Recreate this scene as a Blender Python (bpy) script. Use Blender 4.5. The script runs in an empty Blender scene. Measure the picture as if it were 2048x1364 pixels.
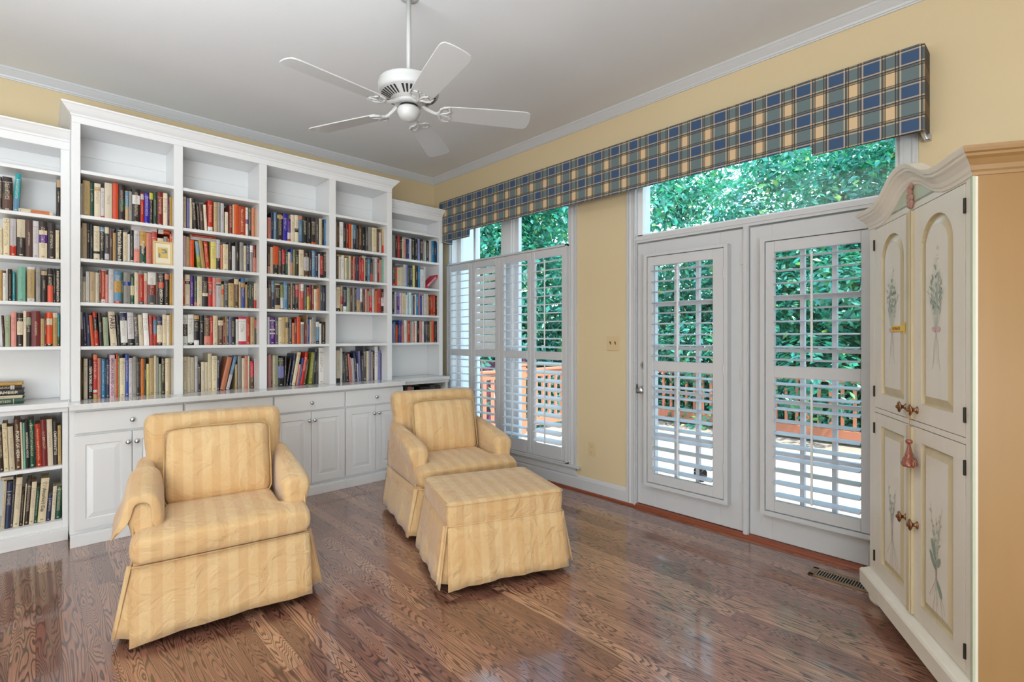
import bpy, bmesh, math, random
from mathutils import Vector, Matrix, noise
C = bpy.context.scene.collection
R = math.radians
PI = math.pi

# ------------------------------------------------------------ camera, world, lights, exposure
TH = R(46.37)
cd = bpy.data.cameras.new('camera'); cam = bpy.data.objects.new('camera', cd); C.objects.link(cam)
cam.location = (0, 0, 1.309); cam.rotation_euler = (PI/2, 0, TH - PI/2)
cd.sensor_width = 36; cd.lens = 36*999.0/2048; cd.shift_y = -9.5/2048
cd.clip_start = 0.05; cd.clip_end = 200
bpy.context.scene.camera = cam
vs = bpy.context.scene.view_settings
vs.view_transform = 'Standard'; vs.look = 'None'; vs.gamma = 1; vs.use_curve_mapping = False; vs.exposure = 0.28

w = bpy.data.worlds.new('sky'); bpy.context.scene.world = w; w.use_nodes = True
nt = w.node_tree; nt.nodes.clear()
wo = nt.nodes.new('ShaderNodeOutputWorld'); bg = nt.nodes.new('ShaderNodeBackground')
tc = nt.nodes.new('ShaderNodeTexCoord'); sx = nt.nodes.new('ShaderNodeSeparateXYZ'); rp = nt.nodes.new('ShaderNodeValToRGB')
nt.links.new(tc.outputs['Generated'], sx.inputs[0]); nt.links.new(sx.outputs[2], rp.inputs[0])
rp.color_ramp.elements[0].position = 0.0; rp.color_ramp.elements[0].color = (0.80, 0.92, 1.0, 1)
rp.color_ramp.elements[1].position = 0.7; rp.color_ramp.elements[1].color = (0.42, 0.62, 1.0, 1)
nt.links.new(rp.outputs[0], bg.inputs[0]); bg.inputs[1].default_value = 4.6
nt.links.new(bg.outputs[0], wo.inputs[0])

def area(name, loc, rot, sx_, sy_, power, col):
    l = bpy.data.lights.new(name, 'AREA'); l.shape = 'RECTANGLE'; l.size = sx_; l.size_y = sy_
    l.energy = power; l.color = col
    o = bpy.data.objects.new(name, l); C.objects.link(o); o.location = loc; o.rotation_euler = rot
    return o
sl = bpy.data.lights.new('sun', 'SUN'); sl.energy = 6.5; sl.angle = R(1.0); sl.color = (1.0, 0.95, 0.86)
so = bpy.data.objects.new('sun', sl); C.objects.link(so); so.rotation_euler = Vector((.10, .55, -.83)).to_track_quat('-Z', 'Y').to_euler()
# added fill lamps out of view give soft light from the camera side
area('fill_rear', (-1.4, -2.9, 1.35), (R(112), 0, R(-8)), 3.0, 2.2, 145, (0.84, 0.93, 1.0))
area('fill_left', (-2.9, -0.6, 1.35), (0, R(-112), R(36)), 2.2, 4.0, 108, (0.84, 0.93, 1.0))
# added fill lamp, out of view, pointed up to brighten the ceiling
area('ceiling_fill', (-0.8, 1.5, 1.75), (PI, 0, 0), 1.8, 1.8, 84, (0.84, 0.93, 1.0))

# ------------------------------------------------------------ helpers
def lin(c):
    return tuple(((v/255)/12.92 if v/255 <= 0.04045 else ((v/255+0.055)/1.055)**2.4) for v in c)
MT = {}
def mat(name, col, rough=0.5, metal=0, spec=0.5, coat=0, sheen=0, bump=None):
    if name in MT: return MT[name]
    m = bpy.data.materials.new(name); m.use_nodes = True
    b = m.node_tree.nodes['Principled BSDF']
    b.inputs['Base Color'].default_value = (*col, 1); b.inputs['Roughness'].default_value = rough
    b.inputs['Metallic'].default_value = metal; b.inputs['Specular IOR Level'].default_value = spec
    b.inputs['Coat Weight'].default_value = coat; b.inputs['Sheen Weight'].default_value = sheen
    n = m.node_tree
    t = n.nodes.new('ShaderNodeTexNoise'); t.inputs['Scale'].default_value = (bump or (60, .05))[0]
    t.inputs['Detail'].default_value = 3
    g = n.nodes.new('ShaderNodeNewGeometry'); n.links.new(g.outputs['Position'], t.inputs['Vector'])
    bp = n.nodes.new('ShaderNodeBump'); bp.inputs['Strength'].default_value = (bump or (60, .05))[1]; bp.inputs['Distance'].default_value = .004
    n.links.new(t.outputs[0], bp.inputs['Height']); n.links.new(bp.outputs[0], b.inputs['Normal'])
    MT[name] = m
    return m

class MB:
    """collects shapes and links them as ONE mesh object"""
    def __init__(s): s.v = []; s.f = []; s.m = []; s.uv = None
    def add(s, vs, fs, mi=0):
        o = len(s.v); s.v += [tuple(v) for v in vs]
        for f in fs: s.f.append([i+o for i in f]); s.m.append(mi)
        return s
    def box(s, x0, x1, y0, y1, z0, z1, mi=0):
        v = [(x0,y0,z0),(x1,y0,z0),(x1,y1,z0),(x0,y1,z0),(x0,y0,z1),(x1,y0,z1),(x1,y1,z1),(x0,y1,z1)]
        return s.add(v, [(0,3,2,1),(4,5,6,7),(0,1,5,4),(1,2,6,5),(2,3,7,6),(3,0,4,7)], mi)
    def prism(s, pts, axis, a, b, mi=0):
        """pts: closed 2-D outline; extruded along axis from a to b"""
        n = len(pts)
        def P(p, t):
            return {'x': (t, p[0], p[1]), 'y': (p[0], t, p[1]), 'z': (p[0], p[1], t)}[axis]
        v = [P(p, a) for p in pts] + [P(p, b) for p in pts]
        f = [tuple(range(n-1, -1, -1)), tuple(range(n, 2*n))] + [(i, (i+1) % n, n+(i+1) % n, n+i) for i in range(n)]
        return s.add(v, f, mi)
    def loft(s, rings, cap=True, mi=0, closed=True):
        n = len(rings[0]); v = [p for r in rings for p in r]; f = []
        for k in range(len(rings)-1):
            for i in range(n if closed else n-1):
                j = (i+1) % n
                f.append((k*n+i, k*n+j, (k+1)*n+j, (k+1)*n+i))
        if cap:
            f.append(tuple(range(n-1, -1, -1))); f.append(tuple((len(rings)-1)*n+i for i in range(n)))
        return s.add(v, f, mi)
    def lathe(s, prof, c=(0,0,0), n=20, axis='z', mi=0):
        rings = []
        for r, h in prof:
            rg = []
            for i in range(n):
                a = 2*PI*i/n; p, q = r*math.cos(a), r*math.sin(a)
                rg.append({'z': (c[0]+p, c[1]+q, c[2]+h), 'x': (c[0]+h, c[1]+p, c[2]+q), 'y': (c[0]+p, c[1]+h, c[2]+q)}[axis])
            rings.append(rg)
        return s.loft(rings, True, mi)
    def tube(s, pts, r, n=8, mi=0):
        pts = [Vector(p) for p in pts]; rings = []
        for i, p in enumerate(pts):
            d = (pts[min(i+1, len(pts)-1)] - pts[max(i-1, 0)]).normalized()
            u = d.cross(Vector((0,0,1)))
            if u.length < .1: u = d.cross(Vector((1,0,0)))
            u.normalize(); v = d.cross(u)
            rr = r[i] if isinstance(r, (list, tuple)) else r
            rings.append([p + u*rr*math.cos(2*PI*k/n) + v*rr*math.sin(2*PI*k/n) for k in range(n)])
        return s.loft(rings, True, mi)
    def move(s, M, start=0):
        for i in range(start, len(s.v)): s.v[i] = tuple(M @ Vector(s.v[i]))
        return s
    def build(s, name, mats, parent=None, local=False, smooth=False, bevel=0, sub=0, bseg=1, kind=None, solid=0):
        me = bpy.data.meshes.new(name)
        V = s.v
        if parent is not None and not local:
            L = parent.location if not parent.parent else parent.parent.location + parent.location
            V = [(v[0]-L[0], v[1]-L[1], v[2]-L[2]) for v in V]
        me.from_pydata(V, [], s.f); me.update()
        if not isinstance(mats, (list, tuple)): mats = [mats]
        for m in mats: me.materials.append(m)
        me.polygons.foreach_set('material_index', s.m)
        if s.uv:
            for nm in s.uv:
                l = me.uv_layers.new(name=nm); flat = [c for u in s.uv[nm] for c in u]; l.data.foreach_set('uv', flat)
        bm = bmesh.new(); bm.from_mesh(me); 
        if not s.uv: bmesh.ops.recalc_face_normals(bm, faces=bm.faces)
        bm.to_mesh(me); bm.free()
        if smooth:
            me.polygons.foreach_set('use_smooth', [True]*len(me.polygons))
        me.update()
        o = bpy.data.objects.new(name, me); C.objects.link(o)
        if parent is not None: o.parent = parent
        if solid:
            q = o.modifiers.new('solid', 'SOLIDIFY'); q.thickness = solid; q.offset = 0
        if bevel:
            q = o.modifiers.new('bevel', 'BEVEL'); q.width = bevel; q.segments = bseg; q.limit_method = 'ANGLE'; q.angle_limit = R(40)
        if sub:
            q = o.modifiers.new('sub', 'SUBSURF'); q.levels = sub; q.render_levels = sub
        if kind: o['kind'] = kind
        return o

def thing(name, label, cat, loc=(0,0,0), rz=0, group=None):
    o = bpy.data.objects.new(name, None); C.objects.link(o); o.location = loc; o.rotation_euler = (0,0,rz)
    o.empty_display_size = .05
    o['label'] = label; o['category'] = cat
    if group: o['group'] = group
    return o
def tag(o, label, cat, group=None):
    o['label'] = label; o['category'] = cat
    if group: o['group'] = group
    return o
def struct(name, mb, mats, **k): return mb.build(name, mats, kind='structure', **k)

def dup(root, loc, rz=None, label=None, group=None):
    def cp(o, par):
        c = o.copy(); C.objects.link(c); c.parent = par
        for ch in [x for x in bpy.data.objects if x.parent == o]: cp(ch, c)
        return c
    r = cp(root, None); r.location = loc
    if rz is not None: r.rotation_euler = (0,0,rz)
    if label: r['label'] = label
    if group: r['group'] = group
    return r

def text_mesh(txt, size, extrude=.0004):
    cu = bpy.data.curves.new('spine_title', 'FONT'); cu.body = txt; cu.size = size; cu.extrude = extrude
    cu.align_x = 'CENTER'; cu.align_y = 'CENTER'; cu.resolution_u = 2
    o = bpy.data.objects.new('spine_title', cu); C.objects.link(o)
    dg = bpy.context.evaluated_depsgraph_get(); dg.update()
    me = bpy.data.meshes.new_from_object(o.evaluated_get(dg))
    bpy.data.objects.remove(o); bpy.data.curves.remove(cu)
    xs = [v.co.x for v in me.vertices]; ys = [v.co.y for v in me.vertices]
    return me, (max(xs)-min(xs) if xs else 1), (max(ys)-min(ys) if ys else 1)

# ------------------------------------------------------------ materials
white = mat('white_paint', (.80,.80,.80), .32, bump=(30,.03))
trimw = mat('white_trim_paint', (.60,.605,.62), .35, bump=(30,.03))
ceilm = mat('ceiling_paint', (.80,.80,.80), .8, bump=(200,.15))
wallm = mat('yellow_wall_paint', (.69,.558,.345), .75, bump=(250,.15))
chrome = mat('chrome', (.62,.62,.62), .22, 1)
brass = mat('aged_brass', (.32,.17,.09), .3, 1)
darkm = mat('dark_iron', (.03,.025,.022), .5, .6)
blackm = mat('shadow_black', (.015,.015,.015), .8)
pages = mat('book_pages', lin((205,185,150)), .9)
ivory = mat('ivory_plastic', lin((214,190,148)), .4)
stubm = mat('skirt_shade_and_rotor', (.02,.018,.016), .9)  # near-black for the shade under the skirts, also the fan's rotor

def nodes_mat(name):
    m = bpy.data.materials.new(name); m.use_nodes = True
    return m, m.node_tree, m.node_tree.nodes['Principled BSDF']
def N(n, t, **k):
    x = n.nodes.new(t)
    for a, b in k.items(): setattr(x, a, b)
    return x
def mth(n, op, a, b=None, c=None):
    x = n.nodes.new('ShaderNodeMath'); x.operation = op
    for i, v in enumerate((a, b, c)):
        if v is None: continue
        if isinstance(v, (int, float)): x.inputs[i].default_value = v
        else: n.links.new(v, x.inputs[i])
    return x.outputs[0]
def ramp(n, fac, els, interp='LINEAR'):
    r = n.nodes.new('ShaderNodeValToRGB'); r.color_ramp.interpolation = interp
    e = r.color_ramp.elements
    while len(e) > 1: e.remove(e[0])
    for i, (p, c) in enumerate(els):
        if i == 0: q = e[0]; q.position = p
        else: q = e.new(p)
        q.color = (*c, 1) if len(c) == 3 else c
    n.links.new(fac, r.inputs[0]); return r.outputs[0]
def mixc(n, fac, a, b, mode='MIX'):
    x = n.nodes.new('ShaderNodeMix'); x.data_type = 'RGBA'; x.blend_type = mode
    for s_, v in ((x.inputs[0], fac), (x.inputs[6], a), (x.inputs[7], b)):
        if isinstance(v, (int, float)): s_.default_value = v
        elif isinstance(v, tuple): s_.default_value = (*v, 1)
        else: n.links.new(v, s_)
    return x.outputs[2]
def comb(n, x, y, z):
    c = n.nodes.new('ShaderNodeCombineXYZ')
    for i, v in enumerate((x, y, z)):
        if isinstance(v, (int, float)): c.inputs[i].default_value = v
        else: n.links.new(v, c.inputs[i])
    return c.outputs[0]

def floor_material():
    m, n, b = nodes_mat('oak_floor')
    g = N(n, 'ShaderNodeNewGeometry'); s = N(n, 'ShaderNodeSeparateXYZ'); n.links.new(g.outputs['Position'], s.inputs[0])
    X, Y = s.outputs[0], s.outputs[1]
    W = .078; Lp = 1.15
    row = mth(n, 'FLOOR', mth(n, 'DIVIDE', X, W))
    w1 = N(n, 'ShaderNodeTexWhiteNoise', noise_dimensions='1D'); n.links.new(row, w1.inputs['W'])
    yy = mth(n, 'ADD', Y, mth(n, 'MULTIPLY', w1.outputs[0], 7.3))
    seg = mth(n, 'FLOOR', mth(n, 'DIVIDE', yy, Lp))
    w2 = N(n, 'ShaderNodeTexWhiteNoise', noise_dimensions='2D'); n.links.new(comb(n, row, seg, 0), w2.inputs['Vector'])
    rnd = w2.outputs[0]
    sc = N(n, 'ShaderNodeSeparateColor'); n.links.new(w2.outputs[1], sc.inputs[0])
    # cathedral grain: contour lines of a stretched noise, a different patch of it for every board
    vec = comb(n, mth(n, 'ADD', mth(n, 'MULTIPLY', X, 15.0), mth(n, 'MULTIPLY', sc.outputs[0], 37)), mth(n, 'MULTIPLY', Y, 1.5), mth(n, 'MULTIPLY', rnd, 53))
    t = N(n, 'ShaderNodeTexNoise'); t.inputs['Scale'].default_value = 1.0; t.inputs['Detail'].default_value = 1.6; t.inputs['Roughness'].default_value = .45; t.inputs['Distortion'].default_value = .25
    n.links.new(vec, t.inputs['Vector'])
    k = mth(n, 'MULTIPLY', t.outputs[0], mth(n, 'ADD', 20.0, mth(n, 'MULTIPLY', sc.outputs[1], 18)))
    fr = mth(n, 'FRACT', k)
    line = ramp(n, fr, [(0,(0,0,0)),(.48,(.05,.05,.05)),(.74,(.9,.9,.9)),(.92,(1,1,1)),(1,(0,0,0))])
    t2 = N(n, 'ShaderNodeTexNoise'); t2.inputs['Scale'].default_value = 1.0; t2.inputs['Detail'].default_value = 4
    n.links.new(comb(n, mth(n, 'MULTIPLY', X, 420), mth(n, 'MULTIPLY', Y, 9), rnd), t2.inputs['Vector'])
    pores = ramp(n, t2.outputs[0], [(.40,(0,0,0)),(.62,(1,1,1))])
    t3 = N(n, 'ShaderNodeTexNoise'); t3.inputs['Scale'].default_value = 2.2; n.links.new(g.outputs['Position'], t3.inputs['Vector'])
    base = ramp(n, rnd, [(0, lin((146,98,80))), (.4, lin((172,119,96))), (.75, lin((196,142,114))), (1, lin((212,160,128)))])
    base = mixc(n, mth(n, 'MULTIPLY', t3.outputs[0], .35), base, lin((110,72,62)))
    dark = lin((46,22,18))
    col = mixc(n, mth(n, 'MULTIPLY', line, .85), base, dark)
    col = mixc(n, mth(n, 'MULTIPLY', pores, .28), col, dark)
    fx = mth(n, 'FRACT', mth(n, 'DIVIDE', X, W)); fy = mth(n, 'FRACT', mth(n, 'DIVIDE', yy, Lp))
    gap = mth(n, 'MAXIMUM', mth(n, 'LESS_THAN', mth(n, 'MINIMUM', fx, mth(n, 'SUBTRACT', 1.0, fx)), .014), mth(n, 'LESS_THAN', fy, .0022))
    col = mixc(n, mth(n, 'MULTIPLY', gap, .75), col, lin((48,24,18)))
    n.links.new(col, b.inputs['Base Color'])
    b.inputs['Roughness'].default_value = .3
    b.inputs['Coat Weight'].default_value = 1.0; b.inputs['Coat Roughness'].default_value = .09; b.inputs['Coat IOR'].default_value = 1.65
    bp = N(n, 'ShaderNodeBump'); bp.inputs['Strength'].default_value = .12; bp.inputs['Distance'].default_value = .002
    n.links.new(mth(n, 'SUBTRACT', 1.0, mth(n, 'ADD', mth(n, 'MULTIPLY', line, .4), gap)), bp.inputs['Height']); n.links.new(bp.outputs[0], b.inputs['Normal'])
    return m
floorm = floor_material()

def fabric_material():
    m, n, b = nodes_mat('striped_yellow_fabric')
    o = N(n, 'ShaderNodeTexCoord'); s = N(n, 'ShaderNodeSeparateXYZ'); n.links.new(o.outputs['Object'], s.inputs[0])
    st = mth(n, 'FRACT', mth(n, 'DIVIDE', mth(n, 'ADD', s.outputs[0], 5.0), .082))
    col = ramp(n, st, [(0, lin((224,190,140))), (.44, lin((224,190,140))), (.5, lin((216,177,127))), (.94, lin((216,177,127))), (1, lin((224,190,140)))])
    t = N(n, 'ShaderNodeTexNoise'); t.inputs['Scale'].default_value = 5; t.inputs['Detail'].default_value = 5; n.links.new(o.outputs['Object'], t.inputs['Vector'])
    col = mixc(n, ramp(n, t.outputs[0], [(.45,(0,0,0)),(.75,(.55,.55,.55))]), col, lin((216,170,110)))
    col = mixc(n, ramp(n, t.outputs[0], [(.25,(.5,.5,.5)),(.42,(0,0,0))]), col, lin((240,212,160)))
    n.links.new(col, b.inputs['Base Color']); b.inputs['Roughness'].default_value = .75
    b.inputs['Sheen Weight'].default_value = .35; b.inputs['Sheen Roughness'].default_value = .4; b.inputs['Sheen Tint'].default_value = (.95,.93,1,1)
    w1 = N(n, 'ShaderNodeTexNoise'); w1.inputs['Scale'].default_value = 11; w1.inputs['Detail'].default_value = 3; w1.inputs['Distortion'].default_value = 1.2
    n.links.new(o.outputs['Object'], w1.inputs['Vector'])
    w2 = N(n, 'ShaderNodeTexNoise'); w2.inputs['Scale'].default_value = 700; n.links.new(o.outputs['Object'], w2.inputs['Vector'])
    bp = N(n, 'ShaderNodeBump'); bp.inputs['Strength'].default_value = .8; bp.inputs['Distance'].default_value = .02
    n.links.new(mth(n, 'ADD', w1.outputs[0], mth(n, 'MULTIPLY', w2.outputs[0], .05)), bp.inputs['Height']); n.links.new(bp.outputs[0], b.inputs['Normal'])
    return m
fabric = fabric_material()

def plaid_material(loc):
    m, n, b = nodes_mat('blue_plaid_fabric')
    o = N(n, 'ShaderNodeTexCoord'); s = N(n, 'ShaderNodeSeparateXYZ'); n.links.new(o.outputs['Object'], s.inputs[0])
    def axis(v, off, P, a):
        # off: position of a band edge; region A from the edge, then B
        p = mth(n, 'FRACT', mth(n, 'DIVIDE', mth(n, 'ADD', v, 50*P - off), P))
        K = ramp(n, p, [(0,(0,0,0)), (a,(1,1,1))], 'CONSTANT')
        h = .0068/P; lw = .0021/P; ed = .0075/P
        els = [(0,.3)]
        def pair(c):
            return [(c-h-lw, 1), (c-h+lw, .3), (c+h-lw, 1)]
        els = [(0,.3), (h-lw,1), (h+lw,.6), (h+lw+ed,0), (a-h-lw-ed,.6), (a-h-lw,1), (a-h+lw,.3), (a+h-lw,1), (a+h+lw,0), (1-h-lw,1), (1-h+lw,.3)]
        Lr = ramp(n, p, [(q,(v_,v_,v_)) for q, v_ in els], 'CONSTANT')
        return K, Lr
    vy = mth(n, 'ADD', s.outputs[1], loc[1]); vz = mth(n, 'ADD', s.outputs[2], loc[2])
    K1, L1 = axis(vy, .384+.0, .1605, .648); K2, L2 = axis(vz, 2.667-.0, .1735, .53)
    Ks = mth(n, 'ADD', K1, K2)
    col = ramp(n, mth(n, 'DIVIDE', Ks, 2), [(0, lin((60,84,116))), (.3, lin((102,118,120))), (.8, lin((212,184,146)))], 'CONSTANT')
    # z: B rows come after A upward
    for L_ in (L1, L2):
        gp = mth(n, 'COMPARE', L_, .3, .05); lt = mth(n, 'COMPARE', L_, .6, .05)
        col = mixc(n, mth(n, 'MULTIPLY', gp, .45), col, lin((96,98,84)))
        col = mixc(n, mth(n, 'MULTIPLY', lt, .5), col, lin((222,200,165)))
    for L_ in (L1, L2):
        dk = mth(n, 'COMPARE', L_, 1.0, .05)
        col = mixc(n, mth(n, 'MULTIPLY', dk, .85), col, lin((62,40,30)))
    n.links.new(col, b.inputs['Base Color']); b.inputs['Roughness'].default_value = .9
    t = N(n, 'ShaderNodeTexNoise'); t.inputs['Scale'].default_value = 900; n.links.new(o.outputs['Object'], t.inputs['Vector'])
    bp = N(n, 'ShaderNodeBump'); bp.inputs['Strength'].default_value = .2; bp.inputs['Distance'].default_value = .001
    n.links.new(t.outputs[0], bp.inputs['Height']); n.links.new(bp.outputs[0], b.inputs['Normal'])
    return m

def glass_material():
    m = bpy.data.materials.new('window_glass'); m.use_nodes = True; n = m.node_tree; n.nodes.clear()
    o = N(n, 'ShaderNodeOutputMaterial'); t = N(n, 'ShaderNodeBsdfTransparent'); g = N(n, 'ShaderNodeBsdfGlossy'); mx = N(n, 'ShaderNodeMixShader'); fr = N(n, 'ShaderNodeFresnel')
    t.inputs[0].default_value = (.90,.97,.955,1); g.inputs['Roughness'].default_value = .01
    fr.inputs[0].default_value = 1.45
    gg = N(n, 'ShaderNodeNewGeometry'); n.links.new(mth(n, 'MULTIPLY', fr.outputs[0], mth(n, 'SUBTRACT', 1.0, gg.outputs['Backfacing'])), mx.inputs[0]); n.links.new(t.outputs[0], mx.inputs[1]); n.links.new(g.outputs[0], mx.inputs[2]); n.links.new(mx.outputs[0], o.inputs[0])
    return m
glass = glass_material()

def wood_paint(name, base, edge, scale=1):
    m, n, b = nodes_mat(name)
    o = N(n, 'ShaderNodeTexCoord')
    mp = N(n, 'ShaderNodeMapping'); mp.inputs['Scale'].default_value = (14*scale, 14*scale, 1.2*scale); n.links.new(o.outputs['Object'], mp.inputs[0])
    t = N(n, 'ShaderNodeTexNoise'); t.inputs['Scale'].default_value = 1; t.inputs['Detail'].default_value = 6; n.links.new(mp.outputs[0], t.inputs['Vector'])
    t2 = N(n, 'ShaderNodeTexNoise'); t2.inputs['Scale'].default_value = 1.4; n.links.new(o.outputs['Object'], t2.inputs['Vector'])
    f = mth(n, 'MULTIPLY', mth(n, 'ADD', t.outputs[0], t2.outputs[0]), .5)
    n.links.new(ramp(n, f, [(.38, base), (.62, edge)]), b.inputs['Base Color']); b.inputs['Roughness'].default_value = .38
    return m
arm_cream = wood_paint('armoire_cream_paint', lin((236,228,214)), lin((230,222,206)))
arm_green = wood_paint('armoire_green_glaze', lin((200,208,184)), lin((190,196,172)))
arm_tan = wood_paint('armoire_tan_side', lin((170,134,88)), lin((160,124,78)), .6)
arm_glaze = wood_paint('armoire_ochre_glaze', lin((216,200,164)), lin((198,184,150)))
rosewood = mat('carved_wood', lin((178,136,120)), .5, bump=(80,.5))
redoak = mat('red_oak_strip', lin((136,66,38)), .35, coat=.3)
terracotta = mat('terracotta_stain', lin((208,128,96)), .7)
maroonm = mat('maroon_panel', lin((128,62,86)), .6)

def deck_material():
    m, n, b = nodes_mat('deck_boards')
    g = N(n, 'ShaderNodeNewGeometry'); s = N(n, 'ShaderNodeSeparateXYZ'); n.links.new(g.outputs['Position'], s.inputs[0])
    fx = mth(n, 'FRACT', mth(n, 'DIVIDE', s.outputs[0], .14))
    t = N(n, 'ShaderNodeTexNoise'); t.inputs['Scale'].default_value = 1; t.inputs['Detail'].default_value = 5
    n.links.new(comb(n, mth(n, 'MULTIPLY', s.outputs[0], 60), mth(n, 'MULTIPLY', s.outputs[1], 3), 0), t.inputs['Vector'])
    c = ramp(n, t.outputs[0], [(.3, lin((178,150,134))), (.7, lin((200,176,160)))])
    c = mixc(n, mth(n, 'LESS_THAN', fx, .05), c, lin((110,80,68)))
    n.links.new(c, b.inputs['Base Color']); b.inputs['Roughness'].default_value = .8
    return m
deckm = deck_material()

def leaf_material(name, cols):
    m, n, b = nodes_mat(name)
    u = N(n, 'ShaderNodeUVMap'); u.uv_map = 'leaf'; s = N(n, 'ShaderNodeSeparateXYZ'); n.links.new(u.outputs[0], s.inputs[0])
    oi = N(n, 'ShaderNodeObjectInfo')
    f = mth(n, 'FRACT', mth(n, 'ADD', s.outputs[0], mth(n, 'MULTIPLY', oi.outputs['Random'], .13)))
    n.links.new(ramp(n, f, cols), b.inputs['Base Color']); b.inputs['Roughness'].default_value = .3
    b.inputs['Specular IOR Level'].default_value = .9
    tr = N(n, 'ShaderNodeBsdfTranslucent'); tr.inputs[0].default_value = (.10,.62,.28,1)
    mx = N(n, 'ShaderNodeMixShader'); mx.inputs[0].default_value = .24
    out = n.nodes['Material Output']
    n.links.new(b.outputs[0], mx.inputs[1]); n.links.new(tr.outputs[0], mx.inputs[2]); n.links.new(mx.outputs[0], out.inputs[0])
    return m
leafm = leaf_material('tree_leaves', [(0,(.003,.060,.045)), (.5,(.008,.15,.108)), (.85,(.03,.30,.22)), (.97,(.20,.40,.08)), (1,(.32,.42,.05))])
barkm = mat('bark', (.05,.04,.035), .9, bump=(12,.8))
grassm = mat('ground_cover', (.02,.09,.05), .9, bump=(8,.8))

# ------------------------------------------------------------ the room
WX, WY, CZ = 3.346, 4.823, 3.126
struct('floor', MB().box(-3, WX, -3, WY+.1, -.06, 0), floorm)
struct('ceiling', MB().box(-3.1, WX+.2, -3.1, WY+.2, CZ, CZ+.1), ceilm)
struct('wall_back', MB().box(-3.1, WX+.2, WY, WY+.15, -.1, CZ), wallm)
struct('wall_left', MB().box(-3.15, -3, -3.1, WY, -.1, CZ), wallm)
struct('wall_rear', MB().box(-3.1, WX+.2, -3.15, -3, -.1, CZ), wallm)
# window wall with a tall window and the door opening
WT = .17
wr = MB()
def wallseg(y0, y1, z0, z1): wr.box(WX, WX+WT, y0, y1, z0, z1)
WIN = (2.795, 4.50, .20, 2.62); DOR = (.50, 2.13, 0, 2.62)
wallseg(-3.0, DOR[0], -.1, CZ); wallseg(DOR[1], WIN[0], -.1, CZ); wallseg(WIN[1], WY, -.1, CZ)
wallseg(DOR[0], DOR[1], 2.62, CZ); wallseg(WIN[0], WIN[1], 2.62, CZ); wallseg(WIN[0], WIN[1], -.1, .20)
struct('wall_right', wr, wallm)
struct('wall_outside', MB().box(3.52, 3.80, 4.53, 5.2, -1.5, 3.3), mat('white_siding', (.85,.85,.86), .5), bevel=.004)

# crown moulding (profile: y out from the wall, z)
cp = [(0,0),(0,-.070),(.007,-.070),(.009,-.062),(.014,-.060),(.018,-.050),(.030,-.036),(.042,-.022),(.048,-.014),(.052,-.012),(.054,0)]
cr = MB(); cr.prism([(WY-a, CZ+b) for a, b in cp], 'x', -3, WX)
struct('trim_1', cr, trimw, smooth=False)
cr = MB(); cr.prism([(WX-a, CZ+b) for a, b in cp], 'y', -3, WY)
struct('trim_2', cr, trimw)
# baseboards: profile with cap
bp_ = [(0,0),(.014,0),(.014,.098),(.011,.106),(.009,.116),(.004,.124),(0,.126)]
def baseb(y0, y1): return MB().prism([(WX-a, b) for a, b in bp_], 'y', y0, y1)
bb = baseb(2.205, 4.823)
for q in (baseb(-3, .43),): bb.add(q.v, q.f)
struct('baseboard_right', bb, trimw)
struct('baseboard_back', MB().prism([(WY-a, b) for a, b in bp_], 'x', -3, WX), trimw)
sh = [(0,0),(.016,0),(.015,.008),(.010,.014),(0,.017)]
struct('trim_3', MB().prism([(WX-.014-a, b) for a, b in sh], 'y', -3, 4.8), redoak)

def casing(mb, y0, y1, z0, z1, x=WX):
    mb.box(x-.016, x+.01, y0, y1, z0, z1)
def casing_v(mb, y0, y1, z0, z1, inner):      # fluted upright casing; inner = side of the opening (-1 or 1)
    W_ = y1-y0
    pr = [(0,0),(.020,0),(.020,.012),(.014,.020),(.012,.045),(.016,.052),(.016,.062),(.010,.070),(.010,W_),(0,W_)]
    pts = [(WX-a, (y0+b if inner > 0 else y1-b)) for a, b in pr]
    mb.prism(pts, 'z', z0, z1)

# ---- window_1: casing, stool, frames, panes
w1 = bpy.data.objects.new('window_1', None); C.objects.link(w1); w1.location = (WX, 3.65, .2); w1['kind'] = 'structure'
m = MB(); casing_v(m, 2.70, 2.795, .16, 2.60, 1); m.box(WX-.016, WX+.01, 4.498, 4.516, .2, 2.60); m.box(WX-.018, WX+.01, 2.70, 4.516, 2.60, 2.70)
m.build('window_casing', trimw, w1)
m = MB(); m.box(WX-.045, WX+.17, 2.66, 4.54, .188, .208); m.box(WX-.020, WX, 2.70, 4.52, .118, .168); m.box(WX-.026, WX, 2.70, 4.52, .168, .188)
m.build('window_sill', trimw, w1, bevel=.003)
m = MB(); m.box(WX, WX+WT, 2.785, 2.797, .2, 2.62); m.box(WX, WX+WT, 4.498, 4.51, .2, 2.62); m.box(WX, WX+WT, 2.78, 4.51, 2.60, 2.63)
m.box(3.43, 3.50, 3.575, 3.725, .2, 2.62); m.box(3.418, 3.43, 3.60, 3.70, .2, 2.62)
for y0, y1 in ((2.795,3.575),(3.725,4.50)):
    for a, b in ((y0, y0+.055),(y1-.055,y1)): m.box(3.445, 3.49, a, b, .2, 2.62)
    m.box(3.445, 3.49, y0, y1, .2, .29); m.box(3.445, 3.49, y0, y1, 2.54, 2.62)
m.box(3.447, 3.488, 4.19, 4.225, .29, 2.54)
m.build('window_frame', white, w1, bevel=.003)
for y0, y1 in ((2.85,3.52),(3.78,4.19),(4.225,4.445)):
    MB().box(3.466, 3.470, y0, y1, .29, 2.54).build('window_pane', glass, w1)

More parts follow.
